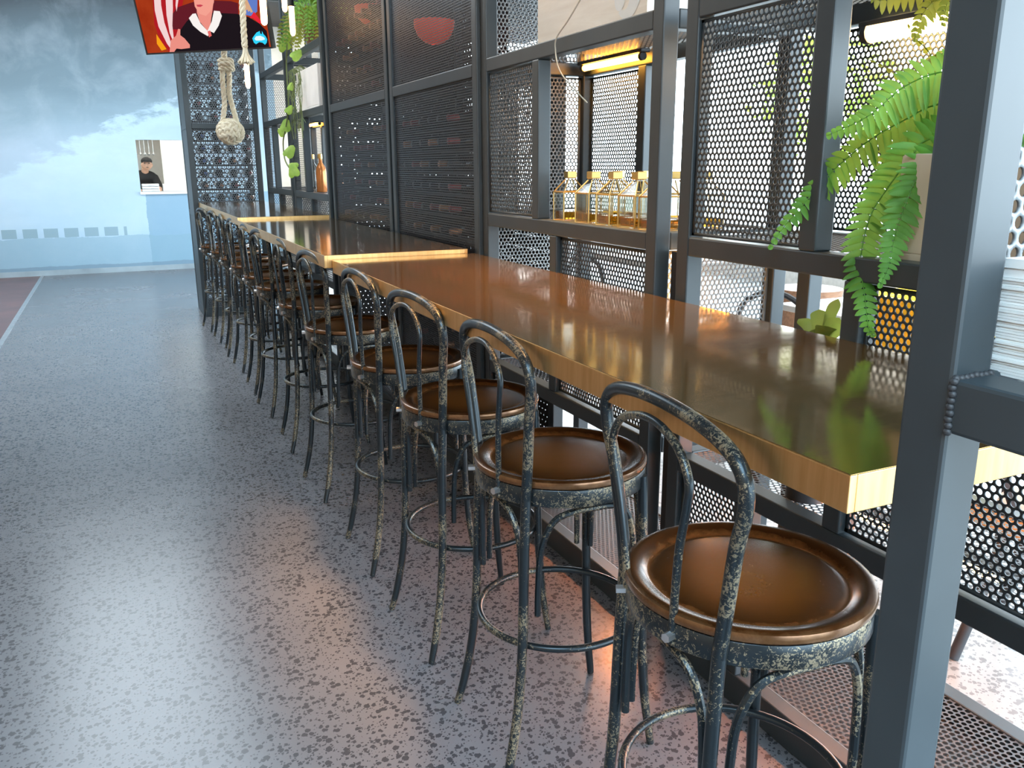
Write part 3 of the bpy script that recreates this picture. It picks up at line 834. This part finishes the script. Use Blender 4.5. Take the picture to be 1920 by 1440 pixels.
# rosette plant behind the counter
def strap(m_, base, tip, w_, lift=.03):
    mid = base.lerp(tip, .55)+Vector((0,0,lift)); Q = spline([base, mid, tip], 6)
    vs = []; fs = []
    t_ = (tip-base); sd = t_.cross(Vector((-.6,-.7,.4))).normalized()
    for i, q in enumerate(Q):
        f = i/(len(Q)-1); ww = w_*(.35+1.3*f)*(1-f**5)
        vs += [q-sd*ww, q+Vector((0,0,-ww*.3)), q+sd*ww]
    for i in range(len(Q)-1):
        for k_ in (0, 1): fs.append((i*3+k_, i*3+k_+1, i*3+k_+4, i*3+k_+3))
    m_.add(vs, fs)
rp = thing('rosette_plant', 'small broad-leaved plant growing behind the near counter', 'plant', (.74, .80, .8))
b0 = Vector((.72,.78,.97)); 
MB().lathe([(.001,0), (.05,0), (.065,.12), (.068,.13), (.001,.13)], 20, (.72,.78,.828)).build('pot', SOIL, rp, smooth=True)
MB().tube([(.72,.78,.611), (.72,.78,.83)], .05, 16).build('pot_stand', STEEL_D, rp, smooth=True)
LF = leafmat('rosette_leaf', (.05,.085,.018), (.12,.095,.03))
for px, py, w_, X_ in ((1497,598,.014,.70), (1536,580,.02,.72), (1553,612,.022,.68), (1574,596,.015,.72), (1572,560,.013,.74), (1519,620,.014,.68), (1588,615,.015,.7)):
    q = MB(); strap(q, b0, unpx(px, py, X_), w_, .02); q.build('leaf', LF, rp, smooth=True)
# ------------------------------------------------------------------ planting in the far frame
wb = thing('planter_box', 'white planter box on the upper shelf beyond the dark cages', 'planter', (.72, 5.74, 1.7985))
MB().box(.60, .87, 5.36, 6.08, 1.7985, 1.815).box(.60, .615, 5.36, 6.08, 1.815, 2.08).box(.855, .87, 5.36, 6.08, 1.815, 2.08).box(.615, .855, 5.36, 5.375, 1.815, 2.08).box(.615, .855, 6.065, 6.08, 1.815, 2.08).build('box_wall', POTW, wb, bevel=.003)
MB().box(.615, .855, 5.375, 6.065, 1.815, 2.06).build('soil', SOIL, wb)
tw = thing('trailing_cactus', 'thin twiggy trailing plant hanging from the white planter box', 'plant', (.64, 5.98, 2.06))
rg = random.Random(3)
q = MB()
for i in range(17):
    p = Vector((.63, rg.uniform(5.75, 6.2), 2.075)); pts = [p, p+Vector((-.06, rg.uniform(-.03,.05), .03))]
    L_ = rg.choice((.2,.3,.45,.5))
    for k_ in range(5):
        pts.append(pts[-1]+Vector((rg.uniform(-.012,.006), rg.uniform(-.05,.05), -L_/5)))
    q.tube(spline(pts, 3), .0022, 4)
    for k_ in range(2, 6):
        a = pts[k_]; q.tube([a, a+Vector((rg.uniform(-.02,.01), rg.uniform(-.07,.07), rg.uniform(-.07,-.02)))], .0018, 4)
q.build('stems', TWIG, tw)
def heart(m_, c, size, tilt, roll):
    # heart-shaped leaf facing the aisle and the viewer
    out_ = []
    for a in np.linspace(0, 2*PI, 18, endpoint=False):
        ca = math.cos(a); r_ = size*.8*(.56+.14*abs(math.sin(a))+.62*max(0, ca)**5-.22*max(0, -ca)**6)
        out_.append((r_*math.sin(a)*.95, -r_*math.cos(a)))
    n_ = Vector((-.45,-.85,.3)).normalized(); ux = Vector((.88,-.47,0)).normalized(); uz = n_.cross(ux)*-1
    vs = [c+n_*size*.12]
    for px, pz in out_:
        x_ = px*math.cos(roll)-pz*math.sin(roll); z_ = px*math.sin(roll)+pz*math.cos(roll)
        vs.append(c+ux*x_+uz*z_+n_*(-.25*abs(px)+tilt*pz))
    m_.add(vs, [(0, i+1, (i+1) % 18+1) for i in range(18)])
pv = thing('pothos_vine', 'long pothos vine with bright heart-shaped leaves hanging past the far frames', 'plant', tuple(unpx(540, -30, .55)))
ln = [(548,-60), (540,20), (538,90), (537,130), (541,195), (536,240), (531,265), (534,298), (545,318), (552,322)]
MB().tube(spline([unpx(px, py, .55) for px, py in ln], 6), .0055, 6).build('stem', TWIG, pv, smooth=True)
for px, py, s_, ro in ((535,72,.075,.3), (533,88,.09,-.4), (552,105,.075,.9), (544,165,.05,.2), (540,208,.06,.6), (534,240,.085,.1), (530,250,.06,-.8), (540,288,.085,.5), (547,312,.06,1.2), (551,325,.085,-.3)):
    q = MB(); heart(q, unpx(px, py, .54), s_, .1, ro); q.build('leaf', POTHOS, pv, smooth=True)
f3 = thing('potted_fern', 'bushy fern on the topmost shelf beside the hanging bulbs', 'fern', (.75, 6.0, 2.225))
MB().lathe([(.001,0), (.08,0), (.11,.15), (.001,.15)], 20, (.75,5.9,2.2215)).build('pot', TIMBER, f3, smooth=True)
for i in range(16):
    a = rg.uniform(PI*.55, PI*1.6); L_ = rg.uniform(.18,.34)
    b_ = Vector((.75,5.9,2.36)); d_ = Vector((math.cos(a), math.sin(a)*1.1, 0))
    frond([b_, b_+d_*L_*.45+Vector((0,0,.14)), b_+d_*L_*.8+Vector((0,0,.06)), b_+d_*L_+Vector((0,0,-.12))], .05, 'frond', FERN_Y if i % 3 else FERN, f3, 30+i, 20, .3)
f4 = thing('potted_fern', 'green fern in the top shelf right of the hanging bulbs', 'fern', (.78, 5.45, 2.225))
MB().lathe([(.001,0), (.07,0), (.1,.14), (.001,.14)], 20, (.78,5.45,2.2215)).build('pot', TIMBER, f4, smooth=True)
for i in range(14):
    a = rg.uniform(0, 2*PI); L_ = rg.uniform(.15,.3)
    b_ = Vector((.74,5.45,2.36)); d_ = Vector((math.cos(a), math.sin(a), 0))
    frond([b_, b_+d_*L_*.5+Vector((0,0,.16)), b_+d_*L_+Vector((0,0,.1)), b_+d_*L_*1.1+Vector((0,0,-.05))], .05, 'frond', FERN, f4, 60+i, 16, .3)

# ------------------------------------------------------------------ television
tv = thing('television', 'flat television tilted down above the far counters, showing a robed figure', 'television', (-.394, 6.7, 2.232))
ya, ti, TW, TH = R(42), R(12), 1.10, .64
nn = Vector((-math.sin(ya), -math.cos(ya), 0)); ru = Vector((math.cos(ya), -math.sin(ya), 0))
uu = Vector((0,0,1))*math.cos(ti)+nn*math.sin(ti); nf = ru.cross(uu)   # screen normal towards the viewer
TO = Vector((-.394, 6.7, 2.232))
def tvp(a, b, d=0.): return TO+ru*(a*TW)+uu*(b*TH)+nf*d
def tvbox(a0, a1, b0, b1, d0, d1, m_):
    m_.add([tvp(a, b, d) for a in (a0, a1) for b in (b0, b1) for d in (d0, d1)], [(0,1,3,2), (4,6,7,5), (0,4,5,1), (2,3,7,6), (0,2,6,4), (1,5,7,3)])
q = MB(); tvbox(0, 1, 0, 1, -.045, -.004, q); q.build('casing', DARK, tv)
q = MB()
for a0, a1, b0, b1 in ((0,1,0,.018), (0,1,.982,1), (0,.011,.018,.982), (.989,1,.018,.982)): tvbox(a0, a1, b0, b1, -.004, .003, q)
q.build('bezel', DARK, tv)
q = MB(); tvbox(.011, .989, .018, .982, -.004, -.002, q)
m, nt, out = nmat('screen_backdrop')
e = N(nt, 'ShaderNodeEmission'); f = noise(nt, 5, 5, .6, objco(nt)); nt.links.new(ramp(nt, f, [(.3, (.30,.025,.006)), (.7, (.42,.05,.012))]), e.inputs[0]); e.inputs[1].default_value = 1.0
nt.links.new(e.outputs[0], out.inputs[0])
scr = q.build('screen', m, tv)
def em(n_, c_, s_=1.): return emit('screen_'+n_, c_, s_)
def pic(name, poly, mat, d):
    q = MB(); q.add([tvp(a, b, d) for a, b in poly], [tuple(range(len(poly)))]); q.build(name, mat, scr)
def pxp(L_):   # picture outline read in the photograph's pixels -> screen fractions
    res = []
    for px, py in L_:
        dd = fw+r2*((px-960)/F_PX)-u2*((py-720)/F_PX)
        k_ = (TO-C0).dot(nf)/dd.dot(nf); P_ = C0+dd*k_-TO
        res.append((P_.dot(ru)/TW, P_.dot(uu)/TH))
    return [(min(.988, max(.012, a)), min(.981, max(.0182, b))) for a, b in res]
E_R, E_W, E_K, E_S, E_B, E_M = em('red', (.42,.012,.018)), em('white', (.85,.62,.62)), em('black', (.012,.008,.011)), em('skin', (.80,.27,.22)), em('blue', (.12,.2,.55)), em('maroon', (.12,.012,.02))
# striped flag on the left
pic('picture', pxp([(285,-25), (348,-25), (334,50), (327,100), (318,99), (300,75), (289,45)]), E_R, -.0016)
pic('picture', pxp([(287,-25), (300,-25), (302,10), (308,42), (318,72), (324,97), (313,82), (297,50), (290,20)]), E_W, -.0013)
pic('picture', pxp([(309,-25), (323,-25), (324,15), (323,48), (327,84), (318,62), (312,28)]), E_W, -.0012)
pic('picture', pxp([(331,-25), (338,-25), (331,22), (329,10)]), E_W, -.0011)
pic('picture', pxp([(293,64), (312,92), (303,95), (294,82)]), em('gold', (.9,.35,.01)), -.0010)
# blue seal and red tray on the right
pic('picture', pxp([(448,-25), (483,-25), (482,22), (470,30), (450,26)]), E_B, -.0015)
for k_ in range(5): pic('picture', pxp([(454,-20), (470-k_*5+4,22-k_*2), (470-k_*5,24-k_*2)]), em('ray%d' % k_, (.65,.38,.22)), -.0012-.00005*k_)
pic('picture', pxp([(468,34), (476,22), (490,40), (494,44), (486,44), (474,34)]), em('tray', (.75,.02,.04)), -.0011)
# chair back, robe, neck, collar, jaw and hand
pic('picture', pxp([(323,55), (322,28), (332,14), (355,6), (375,0), (432,2), (446,6), (448,60)]), E_M, -.0014)
pic('robe', pxp([(322,99), (334,62), (350,40), (366,26), (404,24), (444,26), (466,32), (486,44), (500,58), (506,94)]), E_K, -.0010)
pic('neck', pxp([(366,-25), (402,-25), (400,6), (398,22), (392,62), (374,40), (369,24)]), E_S, -.0007)
pic('face', pxp([(360,-25), (402,-25), (401,4), (396,20), (386,30), (374,26), (365,12)]), em('cheek', (.86,.34,.27)), -.0006)
pic('mouth', pxp([(368,9), (376,8.5), (381,10), (376,13), (370,12.5)]), em('lip', (.55,.05,.08)), -.0004)
pic('collar', pxp([(354,34), (361,26), (367,25), (376,44), (389,58), (397,40), (401,20), (412,21), (416,30), (410,48), (401,62), (393,58), (390,68), (376,60), (362,48)]), E_W if False else em('lace', (.9,.85,.82)), -.0004)
pic('tie', pxp([(389,59), (394,57), (397,67), (392,70)]), em('coral', (.75,.14,.13)), -.0003)
pic('hand', pxp([(318,98), (320,76), (330,67), (334,54), (338,55), (338,66), (346,72), (356,84), (356,90), (340,92), (331,91), (327,99)]), E_S, -.0003)
# small light-blue map emblem in the corner
pic('emblem', pxp([(473,72), (477,66), (481,61), (487,58), (488,63), (491,64), (491,58), (494,64), (498,68), (501,74), (500,80), (497,84), (492,80), (486,79), (480,83), (476,80)]), em('cyan', (.03,.62,.90)), -.0003)
pic('emblem', pxp([(477,73), (480,68), (488,67), (495,70), (497,74), (490,76), (480,76)]), em('pale', (.75,.97,1.)), -.0001)
q = MB(); p0 = tvp(.5,.6,-.05); q.tube([p0, p0-nf*.16, (p0.x-nf.x*.16, p0.y-nf.y*.16, CEIL)], .025, 10); q.build('ceiling_bracket', STEEL_D, tv, smooth=True)

# ------------------------------------------------------------------ ropes
def strand_tube(m_, pts, r, twist=55, phase=0., k=3):
    Q = spline(pts, 10) if len(pts) > 2 else [Vector(pts[0]).lerp(Vector(pts[1]), i/20) for i in range(21)]
    Q2 = []
    for a, b in zip(Q[:-1], Q[1:]):
        n_ = max(1, int((b-a).length/.012))
        for i in range(n_): Q2.append(a.lerp(b, i/n_))
    Q2.append(Q[-1]); Q = Q2; s = 0; L = [[] for _ in range(k)]
    U = None
    for i, p in enumerate(Q):
        t_ = (Q[min(i+1, len(Q)-1)]-Q[max(i-1, 0)]).normalized()
        if U is None: U = t_.orthogonal().normalized()
        U = (U-t_*U.dot(t_)).normalized(); W = t_.cross(U)
        if i: s += (p-Q[i-1]).length
        for j in range(k):
            a = phase+s*twist+2*PI*j/k
            L[j].append(p+(U*math.cos(a)+W*math.sin(a))*r*.5)
    for l in L: m_.tube(l, r*.58, 7)
XR = .12; YR = 6.75
def unpy(px, py, Y):
    dd = fw+r2*((px-960)/F_PX)-u2*((py-720)/F_PX)
    return C0+dd*((Y-C0.y)/dd.y)
kc = unpy(432, 247, YR)
rope = thing('hanging_rope', 'thick pale rope looped down to a big ball knot in front of the end cage', 'rope', tuple(unpy(424, 60, YR)))
q = MB(); strand_tube(q, [unpy(420,-200,YR), unpy(421,-40,YR), unpy(421,60,YR), unpy(420,112,YR)], .024)
q.build('rope_line', ROPE, rope, smooth=True)
q = MB()
strand_tube(q, [unpy(419,112,YR), unpy(417,140,YR), unpy(419,170,YR), unpy(421,195,YR), unpy(418,225,YR), unpy(417,240,YR)], .021)
strand_tube(q, [unpy(428,118,YR), unpy(430,145,YR), unpy(430,175,YR), unpy(436,200,YR), unpy(443,225,YR), unpy(446,242,YR)], .021, 55, 1.)
q.build('rope_loop', ROPE, rope, smooth=True)
def knot_wraps(m_, c, ax_list, rr_, rs, n=3, off=.032):
    for ax, ux in ax_list:
        ax = Vector(ax).normalized(); ux = Vector(ux).normalized(); wx = ax.cross(ux)
        for i in range(n):
            o = (i-(n-1)/2)*off*1.25
            R_ = math.sqrt(max(1e-4, rr_*rr_-o*o))
            pts = [c+ax*o+(ux*math.cos(a)+wx*math.sin(a))*R_ for a in np.linspace(0, 2*PI, 26)]
            strand_tube(m_, pts, rs, 60, i)
q = MB(); q.sphere(kc, .068, 10)
knot_wraps(q, kc, [((1,0,.15),(0,1,0)), ((.1,.25,1),(1,0,0))], .078, .021, 3)
knot_wraps(q, kc, [((-.25,1,.2),(1,0,0))], .088, .021, 3)
q.build('ball_knot', ROPE, rope, smooth=True)
q = MB(); kt = unpy(424, 122, YR)
knot_wraps(q, kt, [((.5,.2,1),(1,0,0)), ((-.6,.2,1),(1,0,0))], .045, .02, 3, .028)
q.sphere(kt, .034, 8)
q.build('upper_knot', ROPE, rope, smooth=True)
YR2 = 5.75
rope2 = thing('hanging_rope', 'rope end with a frayed tassel hanging in front of the television', 'rope', tuple(unpy(455, 0, YR2)))
q = MB(); strand_tube(q, [unpy(450,-220,YR2), unpy(453,-60,YR2), unpy(455,20,YR2), unpy(459,88,YR2)], .022)
q.build('rope_line', ROPE, rope2, smooth=True)
q = MB(); tip = unpy(459, 86, YR2)
for i in range(46):
    a = rg.uniform(0, 2*PI); r_ = rg.uniform(.2,1)**.5
    e = tip+Vector((.06*r_*math.cos(a), .06*r_*math.sin(a), -.105-rg.uniform(0,.02)))
    q.tube(spline([tip+Vector((.008*math.cos(a), .008*math.sin(a), .01)), tip.lerp(e,.5)+Vector((-.010*math.cos(a), -.010*math.sin(a), 0)), e], 3), .0055, 5)
q.build('tassel', ROPE, rope2, smooth=True)

# ------------------------------------------------------------------ hanging tube bulbs
GB = MATS['clear_glass']
def bulb(label, px, py0, py1, Y, r=.017):
    a = unpy(px[0], py0, Y); b = unpy(px[1], py1, Y); top = Vector((a.x, a.y, a.z))
    bot = Vector((a.x, a.y, b.z))
    t = thing('pendant_bulb', label, 'pendant lamp', tuple(top), 'hanging tube bulbs')
    L_ = top.z-bot.z
    MB().lathe([(.001,0), (r*.55,.004), (r*.9,.014), (r,.03), (r,L_)], 16, tuple(bot)).build('glass_tube', FIL, t, smooth=True)
    MB().lathe([(.001,0), (r*1.05,0), (r*1.05,.07), (r*.6,.085), (.001,.086)], 16, tuple(top)).build('socket', DARK, t, smooth=True)
    MB().tube([top+Vector((0,0,.08)), (top.x, top.y, CEIL)], .003, 6).build('cord', DARK, t)
bulb('glowing tube bulb hanging left, in front of the television edge', (492,498), -8, 48, 5.0, .02)
bulb('short-looking glowing tube bulb hanging second from the left above the vine', (531,533), -30, 23, 5.2)
bulb('glowing tube bulb with silver cap hanging right, before the upper shelf', (546,551), 12, 68, 5.0)
bulb('lowest glowing tube bulb, hanging under the frayed rope before the end cage', (462,464), 120, 166, 6.0, .018)

# ------------------------------------------------------------------ kitchen seen through the pass
kb = thing('kitchen_bench', 'white bench inside the kitchen behind the pass', 'bench', (0, WY+.75, 0))
MB().box(-1.2, 1.4, WY+.45, WY+1.05, .88, .93).build('worktop', STONEW, kb)
MB().box(-1.15, 1.35, WY+.5, WY+1.0, .0, .88).build('cabinet', INOX, kb)
wp = MB().box(-.02, .9, WY+1.15, WY+1.25, .95, 1.9).build('white_board', STONEW, bevel=.01); tag(wp, 'large white upright panel in the kitchen right of the cook', 'panel')
MB_ = MB().box(-.02, .9, WY+1.1, WY+1.3, .0, .95).build('panel_stand', INOX, wp)
sh = thing('utensil_rail', 'wooden rail with hanging ladles in the kitchen', 'rail', (-.15, WY+1.3, 1.72))
MB().box(-.6, .35, WY+1.25, WY+1.42, 1.83, 1.87).build('shelf', TIMBER, sh)
MB().box(-.62, -.59, WY+1.9, WY+2.0, 1.83, 1.87).box(-.6, .35, WY+1.42, WY+2.0, 1.84, 1.86).build('bracket', TIMBER, sh)
for i in range(6):
    x_ = -.42+.06*i
    q = MB().tube([(x_, WY+1.3, 1.835), (x_, WY+1.3, 1.62)], .006, 6); q.sphere((x_, WY+1.3, 1.60), .022, 6)
    tag(q.build('ladle', INOX, smooth=True), 'steel ladle hanging from the wooden rail in the kitchen', 'ladle', 'ladles on the kitchen rail')
for i in range(3):
    o = MB().box(-.37, -.15, WY+.0, WY+.19, WZ0+.001+.035*i, WZ0+.033+.035*i).build('tray', INOX, bevel=.004)
    tag(o, 'flat grey tray in the stack at the left of the kitchen pass', 'tray', 'trays on the kitchen pass')
o = MB().box(-.10, .15, WY+.0, WY+.19, WZ0+.001, WZ0+.10).build('food_box', WHITE, bevel=.006); tag(o, 'white box on the ledge of the kitchen pass', 'box')
ck = MB()
cxk, cyk = -.32, WY+1.50
for c_, r_, s_ in (((cxk,cyk,.98), .15, (1,.75,1.2)), ((cxk+.01,cyk-.03,1.15), .15, (1.15,.75,1.0)), ((cxk+.03,cyk-.1,1.27), .12, (1.5,.75,.75)), ((cxk+.06,cyk-.17,1.38), .055, (1,1,1.2)),
                   ((cxk+.09,cyk-.22,1.45), .075, (.95,1.1,1.2)), ((cxk+.11,cyk-.295,1.44), .018, (1,1,1.2)), ((cxk,cyk,.62), .14, (1,.8,2.0)), ((cxk-.08,cyk,.25), .08, (1,1,3.2)), ((cxk+.08,cyk,.25), .08, (1,1,3.2)),
                   ((cxk-.08,cyk-.05,.03), .07, (.8,1.6,.5)), ((cxk+.08,cyk-.05,.03), .07, (.8,1.6,.5)), ((cxk+.015,cyk-.22,1.44), .02, (.6,1,1.3)), ((cxk+.165,cyk-.22,1.44), .02, (.6,1,1.3))):
    ck.sphere(c_, r_, 10, s_)
for s in (-1, 1):
    ck.tube(spline([(cxk+.03+s*.15,cyk-.1,1.27), (cxk+.03+s*.20,cyk-.2,1.12), (cxk+.12+s*.08,cyk-.42,1.02), (cxk+.14+s*.06,cyk-.50,1.0)], 5), [.05]*5+[.042]*6+[.033]*4+[.028], 10)
    hx = Vector((cxk+.14+s*.06, cyk-.52, .99)); ck.sphere(hx, .035, 8, (.9,1.2,.6))
    for f in range(4): ck.tube([hx+Vector((-.024+.016*f,-.02,0)), hx+Vector((-.028+.018*f,-.075+.006*abs(f-1.5),-.012))], .0095, 6)
    ck.tube([hx+Vector((-s*.02,0,0)), hx+Vector((-s*.05,-.03,-.01))], .010, 6)
cook = ck.build('person', SKIN, smooth=True)
rm = cook.modifiers.new('skin', 'REMESH'); rm.mode = 'VOXEL'; rm.voxel_size = .014; rm.use_smooth_shade = True
sm = cook.modifiers.new('soft', 'SMOOTH'); sm.factor = .5; sm.iterations = 3
tag(cook, 'person in a dark shirt and cap bending over the kitchen bench', 'person')
q = MB()
for c_, r_, s_ in (((cxk,cyk,.98), .158, (1,.78,1.2)), ((cxk+.01,cyk-.03,1.15), .158, (1.15,.78,1.0)), ((cxk+.03,cyk-.1,1.27), .128, (1.5,.78,.76)), ((cxk,cyk,.62), .148, (1,.82,2.0))): q.sphere(c_, r_, 10, s_)
for s in (-1, 1): q.tube(spline([(cxk+.03+s*.15,cyk-.1,1.27), (cxk+.03+s*.20,cyk-.2,1.12), (cxk+.03+s*.19,cyk-.24,1.09)], 5), .058, 10)
sh_ = q.build('shirt', CLOTH_B, cook, smooth=True)
rm = sh_.modifiers.new('skin', 'REMESH'); rm.mode = 'VOXEL'; rm.voxel_size = .014; rm.use_smooth_shade = True
q = MB().sphere((cxk+.09,cyk-.20,1.495), .082, 10, (.97,1.1,.75)).box(cxk+.03, cxk+.15, cyk-.36, cyk-.24, 1.485, 1.497)
q.build('cap', CLOTH_B, cook, smooth=True)
q = MB()
for s in (-1, 1): q.sphere((cxk+.09+s*.03, cyk-.296, 1.465), .009, 6)
q.sphere((cxk+.09, cyk-.29, 1.405), .012, 6, (1.8,.6,.4)); q.build('eye', DARK, cook)

# ------------------------------------------------------------------ dining side beyond the frames
def dtable(label, x, y, w_=.75, l_=.75):
    t = thing('dining_table', label, 'table', (x, y, 0), 'tables on the dining side')
    MB().box(x-w_/2, x+w_/2, y-l_/2, y+l_/2, .72, .75).build('tabletop', WHITE, t, bevel=.004)
    MB().tube([(x,y,.02), (x,y,.72)], .035, 12).build('pedestal', STEEL_D, t, smooth=True)
    MB().box(x-.22, x+.22, y-.22, y+.22, 0, .02).build('base', STEEL_D, t, bevel=.004)
CHW = simple('pale_seat', (.55,.45,.36), .7)
def dchair(label, x, y, rz_):
    t = thing('dining_chair', label, 'chair', (0, 0, 0), 'chairs on the dining side')
    MB().lathe([(.001,.43), (.2,.43), (.215,.44), (.215,.455), (.2,.465), (.001,.47)], 24).build('seat', CHW, t, smooth=True)
    for sx_ in (-1, 1):
        for sy_ in (-1, 1): MB().tube([(sx_*.14,sy_*.14,.44), (sx_*.22,sy_*.22,.003)], .016, 10).build('leg', STEEL_D, t, smooth=True)
    pts = spline([(-.17,-.12,.44), (-.21,-.17,.62), (-.23,-.15,.76), (-.24,0,.82), (-.23,.15,.76), (-.21,.17,.62), (-.17,.12,.44)], 5)
    MB().tube(pts, .014, 8).build('backrest', STEEL_D, t, smooth=True)
    t.location = (x, y, 0); t.rotation_euler = (0, 0, rz_)
dtable('white square table on the dining side, behind the fern', 2.5, 2.1)
dtable('white square table on the dining side, behind the glass bottles', 2.9, 4.6)
dchair('dark-legged round-seat chair just beyond the near frame, its leg on the pale floor', 1.62, .64, R(20))
dchair('dark-legged round-seat chair seen between the posts behind the fern', 1.80, 2.3, R(200))
dchair('dark-legged round-seat chair on the far side of the first white table', 3.1, 2.6, R(160))
dchair('dark-legged round-seat chair beyond the glass bottle frame', 2.3, 4.3, R(10))
t = thing('yellow_tub', 'yellow plastic tub on a dark stand beyond the near frame, seen through its holes', 'tub', (1.68, 1.18, 0))
yx0, yx1, yy0, yy1, yz = 1.5, 1.86, 1.0, 1.40, .76
MB().box(yx0, yx1, yy0, yy1, yz, yz+.03).box(yx0, yx0+.02, yy0, yy1, yz+.03, .97).box(yx1-.02, yx1, yy0, yy1, yz+.03, .97).box(yx0+.02, yx1-.02, yy0, yy0+.02, yz+.03, .97).box(yx0+.02, yx1-.02, yy1-.02, yy1, yz+.03, .97).build('tub_wall', YELLOW, t, bevel=.004)
MB().box(yx0-.012, yx0, yy0-.012, yy1+.012, .94, .985).box(yx1, yx1+.012, yy0-.012, yy1+.012, .94, .985).box(yx0, yx1, yy0-.012, yy0, .94, .985).box(yx0, yx1, yy1, yy1+.012, .94, .985).build('rim', YELLOW, t)
MB().box(yx0-.01, yx1+.01, yy0-.01, yy1+.01, .735, .76).build('stand_top', STEEL_D, t, bevel=.003)
for x_ in (yx0+.02, yx1-.02):
    for y_ in (yy0+.02, yy1-.02): MB().tube([(x_, y_, 0), (x_, y_, .735)], .012, 8).build('leg', STEEL_D, t, smooth=True)
m, nt, out = nmat('red_glass_shade')
b = bsdf(nt, out, (.55,.03,.015), .3); b.inputs['Emission Color'].default_value = (1., .09, .03, 1); b.inputs['Emission Strength'].default_value = .3
SHADE = m
for lb, x_, y_, z_, r_ in (('red bowl-shaped lamp hanging in the top of the nearest dark cage', .77, 3.50, 1.98, .10), ('red bowl-shaped lamp hanging in the top of the cage beside the white planter', .78, 4.62, 2.22, .10)):
    t = thing('bowl_pendant', lb, 'pendant lamp', (x_, y_, z_), 'red bowl lamps in the cages')
    k_ = r_/.155
    MB().lathe([(a_*k_, (.168-h_)*k_) for a_, h_ in ((.155,0), (.15,.05), (.125,.11), (.08,.15), (.03,.168), (.026,.168), (.075,.143), (.118,.104), (.143,.048), (.149,0))], 32, (x_, y_, z_)).build('lamp_shade', SHADE, t, smooth=True)
    MB().sphere((x_, y_, z_+.075), .028, 8).build('light_bulb', FIL, t, smooth=True)
    MB().tube([(x_, y_, z_+.1), (x_, y_, 2.9)], .004, 6).build('cord', DARK, t)
bs = thing('potted_bush', 'bushy green tree in a pot by the dining side windows', 'tree', (4.2, 4.4, 0))
MB().lathe([(.001,0), (.2,0), (.26,.45), (.001,.45)], 24, (4.2,4.4,0)).build('pot', TIMBER, bs, smooth=True)
MB().tube([(4.2,4.4,.45), (4.22,4.4,1.5)], .03, 8).build('trunk', TIMBER, bs, smooth=True)
q = MB()
for i in range(420):
    v_ = Vector((rg.gauss(0,1), rg.gauss(0,1), rg.gauss(0,1))).normalized()*rg.uniform(.2,1)**.5
    c_ = Vector((4.2,4.4,1.9))+Vector((v_.x*.55, v_.y*.6, v_.z*.5))
    a = Vector((rg.gauss(0,1), rg.gauss(0,1), rg.gauss(0,1))).normalized(); b_ = a.orthogonal().normalized(); L_ = rg.uniform(.05,.09)
    q.add([c_-a*L_, c_+b_*L_*.4, c_+a*L_, c_-b_*L_*.4], [(0,1,2,3)])
q.build('foliage', POTHOS, bs)

# ------------------------------------------------------------------ light
W = bpy.data.worlds.new('sky'); scn.world = W; W.use_nodes = True
nt = W.node_tree; nt.nodes.clear()
wo = nt.nodes.new('ShaderNodeOutputWorld'); bg = nt.nodes.new('ShaderNodeBackground')
tc = nt.nodes.new('ShaderNodeTexCoord'); sp = nt.nodes.new('ShaderNodeSeparateXYZ'); nt.links.new(tc.outputs['Generated'], sp.inputs[0])
rp_ = nt.nodes.new('ShaderNodeValToRGB'); nt.links.new(sp.outputs[2], rp_.inputs[0])
rp_.color_ramp.elements[0].position = .0; rp_.color_ramp.elements[0].color = (.80,.92,1,1)
rp_.color_ramp.elements[1].position = .8; rp_.color_ramp.elements[1].color = (.55,.80,1,1)
nt.links.new(rp_.outputs[0], bg.inputs[0]); bg.inputs[1].default_value = 13.
nt.links.new(bg.outputs[0], wo.inputs[0])
def area(name, loc, rot, sx, sy, power, col):
    l = bpy.data.lights.new(name, 'AREA'); l.shape = 'RECTANGLE'; l.size = sx; l.size_y = sy; l.energy = power; l.color = col
    o = bpy.data.objects.new(name, l); COL.objects.link(o); o.location = loc; o.rotation_euler = rot
    return o
area('mural_fill', (-1.2, 9.6, 3.5), (R(48), 0, 0), 4.5, .3, 62, (.82,.93,1.))  # unseen fill added to brighten the far wall
area('kitchen_light', (0, WY+1.0, 3.5), (0, 0, 0), 2.5, 1.2, 130, (1,.93,.82))
dl = area('bar_glow_fill', (.42, 1.75, 3.5), (0, 0, 0), .3, 1.5, 21, (1.,.50,.18)); dl.data.spread = R(34)  # added warm fill for the orange glow on the counter, no lamp seen
sp_ = bpy.data.lights.new('crate_fill_spot', 'SPOT'); sp_.energy = 55; sp_.color = (1., .90, .78); sp_.spot_size = R(26); sp_.spot_blend = .6; sp_.shadow_soft_size = .05  # unseen spot added to brighten the crate front
so = bpy.data.objects.new('crate_fill_spot', sp_); COL.objects.link(so); so.location = (-1.1, 1.1, 3.45)
so.rotation_euler = (Vector((.70, 1.87, 1.98))-so.location).to_track_quat('-Z', 'Y').to_euler()
area('aisle_fill', (-1.0, 7.0, 3.5), (0, 0, 0), 1.6, 6.0, 190, (.80,.92,1.))  # added cool fill for the far floor, no fixture seen
area('dining_fill', (3.2, 4.0, 3.5), (0, 0, 0), 3, 6.0, 230, (1.,.96,.9))  # unseen fill added to brighten the dining side

scn.view_settings.view_transform = 'Standard'; scn.view_settings.look = 'None'
scn.view_settings.exposure = .08; scn.view_settings.gamma = 1.; scn.view_settings.use_curve_mapping = False
scn.cycles.transparent_max_bounces = 32
scn.cycles.max_bounces = 10
scn.cycles.diffuse_bounces = 4
scn.cycles.caustics_reflective = False; scn.cycles.caustics_refractive = False
scn.cycles.sample_clamp_indirect = 8
scn.cycles.use_denoising = True
